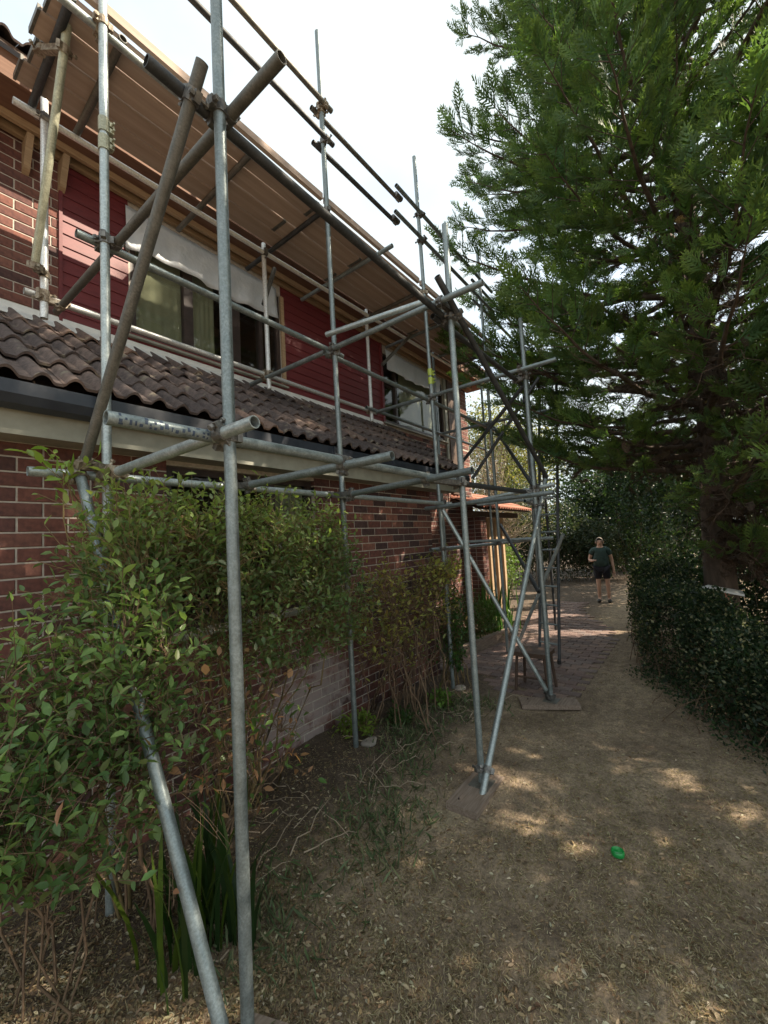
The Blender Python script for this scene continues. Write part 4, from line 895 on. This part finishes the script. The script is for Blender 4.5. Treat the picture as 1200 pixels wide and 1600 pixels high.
def conifer(name, label, base, height, prof, nbough, seed, pal, tipc, zmin=1.6, dense=1.0, psize=.35, keep=None, group=None, trunk_r=.2, dead=True):
    rr = np.random.default_rng(seed); base = np.array(base, float); t = thing(name, base, label, 'tree', group)
    tp = np.array([base+[.06*math.sin(z*.8), .06*math.cos(z*.7)-.06, z] for z in np.linspace(-.2, height, 24)]); tk = Twigs(); tk.add(tp, trunk_r, .02, 12)
    tk.obj('trunk', M['bark'], t)
    P = []; D = []; S_ = []; DP = []; DD = []; tw = Twigs(); dt = Twigs()
    for k in range(nbough):
        z = zmin+(height-zmin)*((k+.5)/nbough)**1.12; az = k*2.39996+rr.uniform(-.3, .3)
        Lb = np.interp(z, prof[0], prof[1])*rr.uniform(.62, 1.20)
        if keep is not None and not keep(z, az): continue
        el = np.interp(z, [zmin, zmin+1.5, height*.5, height], [-.03, .06, .26, .7])+rr.uniform(-.1, .12)
        m = 12; s = np.linspace(0, 1, m); o = np.array([math.cos(az), math.sin(az), 0])
        c = base+[0, 0, z]+np.outer(s*Lb*math.cos(el), o)+np.outer(s*Lb*math.sin(el)+.13*Lb*s**2.2-.05*Lb*np.sin(np.pi*s), [0, 0, 1])
        c[1:] += np.cumsum(rr.normal(0, .018*Lb/3, (m-1, 3)), 0); tw.add(c, .012+.012*Lb, .004, 5)
        tang = np.gradient(c, axis=0); tang /= np.linalg.norm(tang, axis=1, keepdims=True)
        ns = int(Lb*5.3*dense)+3
        for j in range(ns):
            s0 = .30+.70*(j+rr.uniform(0, 1))/ns; f = s0*(m-1); i0 = min(int(f), m-2); p0 = c[i0]+(c[i0+1]-c[i0])*(f-i0); td = tang[i0]
            sd = 1 if j % 2 else -1; lat = np.cross(td, [0, 0, 1.]); lat /= np.linalg.norm(lat)+1e-9
            a = R(rr.uniform(30, 62)); l2 = (.34*Lb*(1.02-s0)+.24)*rr.uniform(.7, 1.2)
            d2 = td*math.cos(a)+lat*sd*math.sin(a)+np.array([0, 0, rr.uniform(-.15, .28)]); d2 /= np.linalg.norm(d2)
            q = p0+np.outer(np.linspace(0, 1, 5)*l2, d2)+np.outer(np.linspace(0, 1, 5)**2*l2*.14, [0, 0, 1]); tw.add(q, .007, .002, 3)
            np_ = max(2, int(l2/.10*dense))
            for u in range(np_):
                uu = .22+.78*(u+rr.uniform(0, .8))/np_; pp = p0+d2*l2*uu+np.array([0, 0, l2*.14*uu*uu]); s3 = 1 if u % 2 else -1
                l3 = np.cross(d2, [0, 0, 1.]); l3 /= np.linalg.norm(l3)+1e-9
                dd = d2*.9+l3*s3*rr.uniform(.15, .75)+td*.3+np.array([0, 0, rr.uniform(-.12, .5)]); P.append(pp); D.append(dd); S_.append(psize*rr.uniform(.6, 1.15)*(1.05-.35*uu))
        for u in range(3): P.append(c[-1]-tang[-1]*.1*u); D.append(tang[-1]+rr.normal(0, .22, 3)+[0, 0, .2]); S_.append(psize*1.05)
        if dead and z < 6.5:
            for j in range(34 if z < 4.8 else 14): i0 = rr.integers(1, 8); DP.append(c[i0]+rr.normal(0, .13, 3)); DD.append(o*.5+rr.normal(0, .7, 3)+[0, 0, -.3])
        if dead and z < height*.62:
            for j in range(10 if z < 5.5 else 3):
                i0 = rr.integers(1, 8); e = c[i0]+rr.normal(0, .3, 3)*[1, 1, .8]+o*.25; pp = bend(c[i0], e+[0, 0, -.1], rr, .1, 6, .06); dt.add(pp, .006, .0015, 3)
                for u in range(4): dt.add(bend(pp[2+u % 3], pp[2+u % 3]+rr.normal(0, .18, 3), rr, .1, 4, .05), .003, .001, 3)
    P = np.array(P); D = np.array(D); S_ = np.array(S_); kind = rr.integers(0, 3, len(P)); Vs = []; Fs = []; Cs = []; o_ = 0
    if dead and DP:   # sprays that died off in the shade inside the crown
        dp = np.array(DP); n = len(dp); T, TF, twt = PLUMES[1]
        V, F, C = stamp(T, TF, dp, rotmats(np.array(DD), rr, 1.0), np.repeat(rr.uniform(.10, .22, (n, 1)), 3, 1), pick(rr, [(.075, .05, .036), (.10, .068, .048), (.055, .04, .03)], n))
        obj('dead_sprays', V, F, M['litter'], t, col=C)
    for k in range(3):
        mk = kind == k; T, TF, twt = PLUMES[k]; n = mk.sum(); base_c = pick(rr, pal, n, .22); tc_ = base_c*.35+np.array(tipc)*rr.uniform(.45, 1.1, (n, 1))*.65
        V, F, C = stamp(T, TF, P[mk], rotmats(D[mk], rr, .5), np.repeat(S_[mk][:, None], 3, 1), base_c, tc_, twt**1.5)
        Vs.append(V); Fs.append(F+o_); Cs.append(C); o_ += len(V)
    cr_ = obj('crown', np.concatenate(Vs), np.concatenate(Fs), M['conifer'], t, col=np.concatenate(Cs))
    tw.obj('branches', M['bark'], t)
    if dt.V: dt.obj('dead_twigs', M['deadtwig'], t)
    return len(P)
CP_ = [(.056, .118, .050), (.078, .155, .055), (.10, .185, .058), (.058, .125, .066)]
conifer('conifer_tree', 'tall dark green feathery conifer with brown dead twigs inside behind the clipped hedge', (7.4, -.15, 0), 15.5,
        ([1.2, 2.0, 2.7, 4, 6, 8, 10, 13, 15.5], [1.0, 1.7, 3.0, 3.35, 3.15, 2.95, 2.7, 1.7, .4]), 290, 5, CP_, (.28, .37, .08), zmin=1.3, keep=lambda z, a: not (z < 2.55 and math.sin(a) > .1))
conifer('conifer_tree', 'second feathery conifer with bright lime tips leaning in past the first conifer', (4.9, -3.1, 0), 10.3,
        ([1.5, 2.6, 4, 6, 8, 10.3], [2.2, 2.6, 2.75, 2.5, 1.7, .3]), 105, 9, [(.07, .135, .04), (.09, .165, .045), (.06, .12, .045)], (.27, .37, .07), zmin=1.6)

# hedge in front of the conifer --------------------------------------
def leafmass(name, label, cat, vol, n, leaf, pal, seed, base, group=None, twigs=200, tip=None, lite=True, shell=.55, trunkr=0, mat='leaf', jit=.25, stemmat='twig'):
    """leaves through the volume given by vol(rr) -> point, shellness; twigs run from base to them"""
    rr = np.random.default_rng(seed); base = np.array(base, float); t = thing(name, base, label, cat, group)
    pos = vol(rr, n); n = len(pos)
    d = rr.normal(size=(n, 3)); d[:, 2] += .3
    sc = leaf*rr.uniform(.6, 1.3, (n, 1)); col = pick(rr, pal, n, jit)
    if tip is not None:
        f = (rr.uniform(0, 1, n) < .12)[:, None]; col = np.where(f, np.array(tip)*rr.uniform(.7, 1.2, (n, 1)), col)
    T, TF = (LITE_T, LITE_F) if lite else (LEAF_T, LEAF_F)
    V, F, C = stamp(T, TF, pos, rotmats(d, rr, 1.0), np.repeat(sc, 3, 1), col)
    obj('leaves' if not trunkr else 'crown', V, F, M[mat], t, col=C)
    tw = Twigs()
    for k in range(twigs):
        e = pos[rr.integers(0, n)]; b = base+[rr.normal(0, .05), rr.normal(0, .05), 0] if trunkr else np.array([e[0]+rr.normal(0, .15), e[1]+rr.normal(0, .15), 0.0])
        if trunkr: b = base+np.array([0, 0, rr.uniform(.35, .8)*e[2]])
        tw.add(bend(b, e, rr, .06, 6, .05), .006+trunkr*.12, .0015, 3)
    tag(tw.obj('twigs' if not trunkr else 'branches', M[stemmat], t), kind='stuff')
    if trunkr:
        tk = Twigs(); top = pos[:, 2].max()*.9; tk.add(np.array([base+[.05*math.sin(z), .05*math.cos(z*1.3), z] for z in np.linspace(-.1, top, 12)]), trunkr, trunkr*.15, 10); tk.obj('trunk', M['bark'], t)
    return t
def ribbon(pts, half, ztop, lump=.12, edge=.35, zprof=None):
    """volume along a line of ground points with a lumpy top"""
    pts = np.array(pts, float); seg = np.diff(pts, axis=0); ln = np.linalg.norm(seg, axis=1); cum = np.concatenate([[0], np.cumsum(ln)])
    def f(rr, n):
        s = rr.uniform(0, cum[-1], n); i = np.clip(np.searchsorted(cum, s)-1, 0, len(ln)-1); t = (s-cum[i])/ln[i]
        c = pts[i]+seg[i]*t[:, None]; nrm = np.stack([-seg[i, 1], seg[i, 0]], 1)/ln[i][:, None]
        u = rr.uniform(-1, 1, n); u = np.sign(u)*np.abs(u)**edge; hw = half*(1+.14*np.sin(s*4.1)+.10*np.sin(s*9.7+1)); zt = (ztop if zprof is None else np.interp(s, cum, zprof))*(1+lump*np.sin(s*3.3)+lump*.7*np.sin(s*7.9+2)); v = rr.uniform(0, 1, n)**.62
        top = rr.uniform(0, 1, n) < .35; u = np.where(top, rr.uniform(-1, 1, n), u); v = np.where(top, rr.uniform(.86, 1.03, n), v)
        return np.stack([c[:, 0]+nrm[:, 0]*u*hw*(1-.25*v**3), c[:, 1]+nrm[:, 1]*u*hw*(1-.25*v**3), zt*v+.02], 1)+rr.normal(0, .018, (n, 3))
    return f
def blobs(B):
    def f(rr, n):
        W = np.array([b[2] for b in B], float); W /= W.sum(); k = rr.choice(len(B), n, p=W); c = np.array([b[0] for b in B])[k]; r = np.array([b[1] for b in B])[k]
        u = rr.normal(size=(n, 3)); u /= np.linalg.norm(u, axis=1, keepdims=True); return c+u*r*(rr.uniform(0, 1, (n, 1))**.45)*(1+.15*np.sin(u[:, :1]*7+u[:, 2:]*5))
    return f
DARK = [(.022, .045, .022), (.030, .058, .026), (.040, .070, .032), (.018, .036, .020)]
leafmass('hedge', 'low dark green clipped hedge with pale flecked leaves in front of the conifer', 'hedge', ribbon([(8.3, .62), (6.6, .38), (5.2, -.38), (4.2, -1.0), (3.2, -1.7)], .42, 1.20, lump=.06, zprof=[1.25, 1.10, .72, .5, .42]), 60000, .043, DARK+[(.06, .085, .045)], 41, (5.5, -.3, 0), tip=(.26, .26, .15), twigs=260)
leafmass('ground_ivy', 'low ivy spreading on the dirt along the foot of the hedge', 'ivy', ribbon([(6.3, .62), (5.0, -.05), (4.0, -.68), (3.2, -1.2)], .30, .10, edge=.8), 3200, .035, DARK+[(.05, .09, .035)], 42, (5.0, 0, 0), twigs=40)
leafmass('bush', 'added dark bush hiding the sunlit ground under the tall conifer', 'bush', blobs([((9.6, -.9, .8), (1.0, 1.0, .9), 2), ((9.0, -2.2, .9), (1.0, 1.0, 1.0), 2), ((10.6, .1, .7), (.7, .7, .7), 1)]), 9000, .10, DARK, 49, (9.4, -1.2, 0), twigs=80)  # filler bush added to keep the gap below the conifer dark
# dark screen of evergreens beyond the conifer
leafmass('hedge', 'tall dark evergreen screen closing the garden behind the conifer', 'hedge', ribbon([(19, 2.2), (15.5, .2), (12, -1.6), (9.5, -3.4), (7, -5.0)], .9, 4.0, .15), 52000, .14, DARK, 43, (12, -2, 0), twigs=260)
leafmass('bush', 'grey green leafy bush behind the person in shorts', 'bush', blobs([((17.0, 4.4, 1.6), (1.3, 1.3, 1.5), 3), ((16.2, 5.6, 2.0), (1.3, 1.2, 1.8), 3), ((17.5, 3.2, 1.2), (1.1, 1.0, 1.1), 2)]), 30000, .10, [(.045, .07, .04), (.07, .09, .055), (.03, .05, .03), (.10, .115, .08)], 44, (16.8, 4.6, 0), twigs=160)
leafmass('small_tree', 'open grey twigged tree with few leaves past the end of the house', 'tree', blobs([((13.5, 6.2, 3.6), (1.5, 1.4, 1.7), 3), ((14.6, 5.0, 2.7), (1.3, 1.3, 1.3), 2), ((13.8, 5.6, 5.0), (1.1, 1.1, 1.0), 1)]), 4200, .085, [(.07, .08, .05), (.10, .10, .07), (.16, .15, .10)], 45, (14.0, 5.6, 0), twigs=420, trunkr=.07, stemmat='stem')
leafmass('broadleaf_tree', 'yellow green lit tree far beyond the scaffold end', 'tree', blobs([((22, 9.0, 7.2), (2.2, 2.2, 2.4), 3), ((23, 7.0, 6.0), (1.9, 1.9, 2.2), 2), ((21, 7.5, 4.2), (2.2, 2.0, 1.8), 2)]), 15000, .15, [(.16, .17, .05), (.22, .21, .07), (.10, .12, .04), (.28, .25, .10)], 46, (22, 8.0, 0), twigs=200, trunkr=.18)
leafmass('broadleaf_tree', 'dark leafy tree closing the far end of the path', 'tree', blobs([((21, 3.6, 3.2), (2.2, 2.0, 2.0), 3), ((22, 1.5, 3.0), (2.2, 2, 2.2), 3), ((21.5, 2.6, 1.2), (2.2, 2.6, 1.2), 3)]), 34000, .15, DARK+[(.05, .075, .035)], 47, (21.6, 2.6, 0), twigs=200, trunkr=.16)
leafmass('bush', 'bright green low bush beyond the porch', 'bush', blobs([((12.2, 5.0, .9), (.9, .8, .8), 1)]), 3600, .08, [(.12, .19, .05), (.16, .24, .06), (.09, .15, .04)], 48, (12.2, 5.0, 0), twigs=60)

# ------------------------------------------------------------------ leaf litter, dry grass, sticks
rr = np.random.default_rng(77)
def scatter(n, dens):
    """points on the ground in view, denser near the camera"""
    P = []
    while sum(map(len, P)) < n:
        u = rr.uniform(-20, 1240, n); v = rr.uniform(930, 1660, n)
        d = (u[:, None]-600)*CR+(800-v[:, None])*CU+FPX*CF; t = -CAM_Z/d[:, 2]; q = CPOS+d*t[:, None]
        ok = (t > 0) & (q[:, 1] < 3.0) & (q[:, 0] < 13) & (q[:, 1] > -3.5) & (rr.uniform(0, 1, n) < dens(q[:, 0], q[:, 1])); P.append(q[ok][:, :2])
    P = np.concatenate(P)[:n]; return P
P = scatter(9500, lambda x, y: np.clip(.25+.75*np.clip((y-1.0)/.5, 0, 1)*np.clip((3.2-x)/1.0, .3, 1), 0, 1)); n = len(P)
z = gz(P[:, 0], P[:, 1])+.006; d = rr.normal(size=(n, 3)); d[:, 2] *= .22
pal = [(.20, .135, .075), (.30, .215, .125), (.13, .08, .045), (.38, .30, .19), (.24, .17, .10), (.46, .40, .29)]
sc = rr.uniform(.010, .034, (n, 1))*np.array([[.9, 1, 1.6]])
V, F, C = stamp(LEAF_T, LEAF_F, np.c_[P, z], rotmats(d, rr, .18), sc, pick(rr, pal, n, .25))
tag(obj('leaf_litter', V, F, M['litter'], None, origin=np.zeros(3), col=C, smooth=True), 'dry brown fallen leaves strewn over the bare lawn', 'leaf litter', kind='stuff')
P = scatter(92000, lambda x, y: np.clip(.55+.45*np.sin(x*2.3+1)*np.sin(y*2.9)+.2*(y < 1.2), .12, 1)); n = len(P)
GB_T = np.array([[-.5, 0, 0], [.5, 0, 0], [.3, .6, .1], [0, 1, .0]]); GB_F = np.array([[0, 1, 2], [0, 2, 3]])
d = rr.normal(size=(n, 3)); d[:, 2] = np.abs(d[:, 2])*.42+.05; ln = rr.uniform(.010, .036, n)
grn = np.clip(.5+.5*np.sin(P[:, 0]*1.7+2)*np.sin(P[:, 1]*2.1+.5), 0, 1)*.8
gc = pick(rr, [(.28, .22, .13), (.37, .30, .19), (.20, .15, .09), (.46, .39, .26)], n, .22)*(1-.5*grn[:, None])+pick(rr, [(.15, .155, .06), (.19, .18, .075)], n)*.5*grn[:, None]
V, F, C = stamp(GB_T, GB_F, np.c_[P, gz(P[:, 0], P[:, 1])-.002], rotmats(d, rr, 1), np.stack([np.full(n, .0028), ln, ln], 1), gc)
tag(obj('dry_grass', V, F, M['grass'], None, origin=np.zeros(3), col=C), 'short dry straw coloured grass of the lawn', 'grass', kind='stuff')
# green weeds along the foot of the bed
n = 3600; x = rr.uniform(1.0, 4.6, n); y = 2.02+.18*np.sin(x*2.2)+rr.normal(0, .20, n)+.1*(x-2); kp = (rr.uniform(0, 1, n) < .35+.65*np.sin(x*3.1+.8)**2); x, y = x[kp], y[kp]; n = len(x)
d = rr.normal(size=(n, 3)); d[:, 2] = np.abs(d[:, 2])+.5; ln = rr.uniform(.03, .12, n)
V, F, C = stamp(GB_T, GB_F, np.c_[x, y, gz(x, y)], rotmats(d, rr, 1), np.stack([ln*.09, ln, ln], 1), pick(rr, [(.09, .13, .055), (.12, .155, .075), (.17, .17, .09), (.07, .10, .045)], n))
tag(obj('bed_weeds', V, F, M['grass'], None, origin=np.zeros(3), col=C), 'straggling green weeds along the edge of the flower bed', 'weeds', kind='stuff')
# fallen sticks
mb = Twigs()
for k in range(70):
    x, y = rr.uniform(1.0, 4.6), rr.uniform(1.9, 2.7); a = rr.uniform(0, 6.28); l = rr.uniform(.15, .55); zz = gz(x, y)+.015
    mb.add(bend((x, y, zz), (x+l*math.cos(a), y+l*math.sin(a)*.6, zz+rr.uniform(0, .12)), rr, .05, 6, .04), rr.uniform(.002, .006), .0015, 4)
tag(mb.obj('fallen_twigs', M['stem'], None), 'tangle of dry fallen twigs under the shrubs', 'twigs', kind='stuff')

# ------------------------------------------------------------------ person
def skin_mesh(pts, edges, rad, sub=2):
    me = bpy.data.meshes.new('tmp'); me.from_pydata([tuple(p) for p in pts], edges, []); o = bpy.data.objects.new('tmp', me); COL.objects.link(o)
    o.modifiers.new('skin', 'SKIN')
    for i, r_ in enumerate(rad): me.skin_vertices[0].data[i].radius = r_ if isinstance(r_, tuple) else (r_, r_)
    me.skin_vertices[0].data[0].use_root = True
    s = o.modifiers.new('sub', 'SUBSURF'); s.levels = sub; s.render_levels = sub
    dg = bpy.context.evaluated_depsgraph_get(); ev = o.evaluated_get(dg); m2 = bpy.data.meshes.new_from_object(ev)
    V = np.array([v.co[:] for v in m2.vertices]); F = [tuple(p.vertices) for p in m2.polygons]
    bpy.data.objects.remove(o, do_unlink=True); bpy.data.meshes.remove(me); return V, F
pp = at(945, 941, 'z', .0); H = 1.66; pers = thing('person', (pp[0], pp[1], 0), 'person in dark green t-shirt and navy shorts standing on the garden path', 'person')
fa = math.atan2(-pp[1], -pp[0]); fw = np.array([math.cos(fa), math.sin(fa), 0]); lf = np.array([-fw[1], fw[0], 0])    # facing the camera; lf = their left
def bp(l, f, z): return pp*[1, 1, 0]+lf*l+fw*f+np.array([0, 0, z*H/1.66])
jt = [bp(0, 0, .90), bp(0, .01, 1.05), bp(0, .0, 1.25), bp(0, 0, 1.37), bp(0, .01, 1.44), bp(0, .02, 1.54), bp(0, .015, 1.61),                # 0-6 spine, neck, head
      bp(.095, 0, .86), bp(.11, .03, .48), bp(.115, -.02, .10), bp(.125, .10, .045),                                  # 7-10 left leg
      bp(-.095, 0, .86), bp(-.10, .02, .48), bp(-.105, -.02, .10), bp(-.115, .10, .045),                              # 11-14 right leg
      bp(.19, -.01, 1.33), bp(.25, -.03, 1.07), bp(.27, .04, .83), bp(.275, .06, .74),                                # 15-18 left arm hanging
      bp(-.19, -.01, 1.33), bp(-.27, .0, 1.09), bp(-.20, .20, 1.08), bp(-.17, .27, 1.10)]                             # 19-22 right arm bent
ed_ = [(0, 1), (1, 2), (2, 3), (3, 4), (4, 5), (5, 6), (0, 7), (7, 8), (8, 9), (9, 10), (0, 11), (11, 12), (12, 13), (13, 14), (3, 15), (15, 16), (16, 17), (17, 18), (3, 19), (19, 20), (20, 21), (21, 22)]
ra = [.13, .135, .14, .10, .052, .085, .07, .085, .056, .038, .036, .085, .056, .038, .036, .058, .042, .030, .034, .058, .042, .030, .034]
V, F = skin_mesh(jt, ed_, ra); body = obj('body', V, F, M['skin'], pers, smooth=True)
V, F = skin_mesh([jt[0]+[0, 0, -.02], jt[1], jt[2], jt[3], jt[15], jt[15]*.45+jt[16]*.55, jt[19], jt[19]*.45+jt[20]*.55], [(0, 1), (1, 2), (2, 3), (3, 4), (4, 5), (3, 6), (6, 7)], [(.20, .165), (.205, .175), (.185, .155), (.10, .10), .085, .075, .085, .075])
obj('t_shirt', V, F, M['shirt'], pers, smooth=True)
V, F = skin_mesh([jt[0]+[0, 0, .04], jt[7], jt[7]*.25+jt[8]*.75, jt[11], jt[11]*.25+jt[12]*.75], [(0, 1), (1, 2), (0, 3), (3, 4)], [(.165, .14), .115, .095, .115, .095])
obj('shorts', V, F, M['shorts'], pers, smooth=True)
def ell(c, r, n=16, m=10, cut=None):
    V = []; F = []
    for i in range(m+1):
        th = math.pi*i/m
        for j in range(n): V.append(np.array(c)+lf*r[0]*math.sin(th)*math.cos(2*math.pi*j/n)+fw*r[1]*math.sin(th)*math.sin(2*math.pi*j/n)+np.array([0, 0, r[2]*math.cos(th)]))
    for i in range(m):
        for j in range(n): F.append((i*n+j, i*n+(j+1) % n, (i+1)*n+(j+1) % n, (i+1)*n+j))
    return V, F
for s in (-1, 1):
    V, F = ell(bp(.122*s, .055, .045), (.05, .135, .05)); V = [np.array([v[0], v[1], max(v[2], .004)]) for v in V]; obj('shoe', V, F, M['shoe'], pers, smooth=True)
hd = bp(0, .025, 1.55)
V, F = ell(hd+fw*-.02+np.array([0, 0, .03]), (.088, .10, .10)); hv = np.array(V); obj('hair', hv, [f for f in F if np.mean([(hv[i]-hd)@fw for i in f]) < .045 and np.mean([hv[i][2] for i in f]) > hd[2]-.02], M['hair'], pers, smooth=True)
mb = MB()
for s in (-1, 1): v_, f_ = ell(hd+lf*.033*s+fw*.088+np.array([0, 0, .005]), (.007, .004, .005), 8, 6); mb.add(v_, f_)
mb.obj('eyes', M['shoe'], pers)
mb = MB(); v_, f_ = ell(hd+fw*.098+np.array([0, 0, -.022]), (.013, .018, .022), 8, 6); mb.add(v_, f_)
for s in (-1, 1): v_, f_ = ell(hd+lf*.09*s+np.array([0, 0, -.01]), (.012, .02, .03), 8, 6); mb.add(v_, f_)
mb.obj('nose_and_ears', M['skin'], pers, smooth=True)
v_, f_ = ell(hd+fw*.090+np.array([0, 0, -.058]), (.022, .006, .006), 8, 6); obj('mouth', v_, f_, M['orange_tile'], pers, smooth=True)
mb = MB()
for wrist, elbow in ((jt[18], jt[17]), (jt[22], jt[21])):
    d = (wrist-elbow)/np.linalg.norm(wrist-elbow); a, b = frame(d)
    for k, l in enumerate((.075, .085, .08, .065)): mb.poly([wrist+a*(k-1.5)*.017, wrist+a*(k-1.5)*.018+d*l*.6+b*.012, wrist+a*(k-1.5)*.017+d*l+b*.035], [.009, .008, .006], 6)
    mb.poly([wrist-a*.025-d*.02, wrist-a*.05+d*.02, wrist-a*.05+d*.05+b*.01], [.011, .009, .007], 6)
mb.obj('fingers', M['skin'], pers, smooth=True)
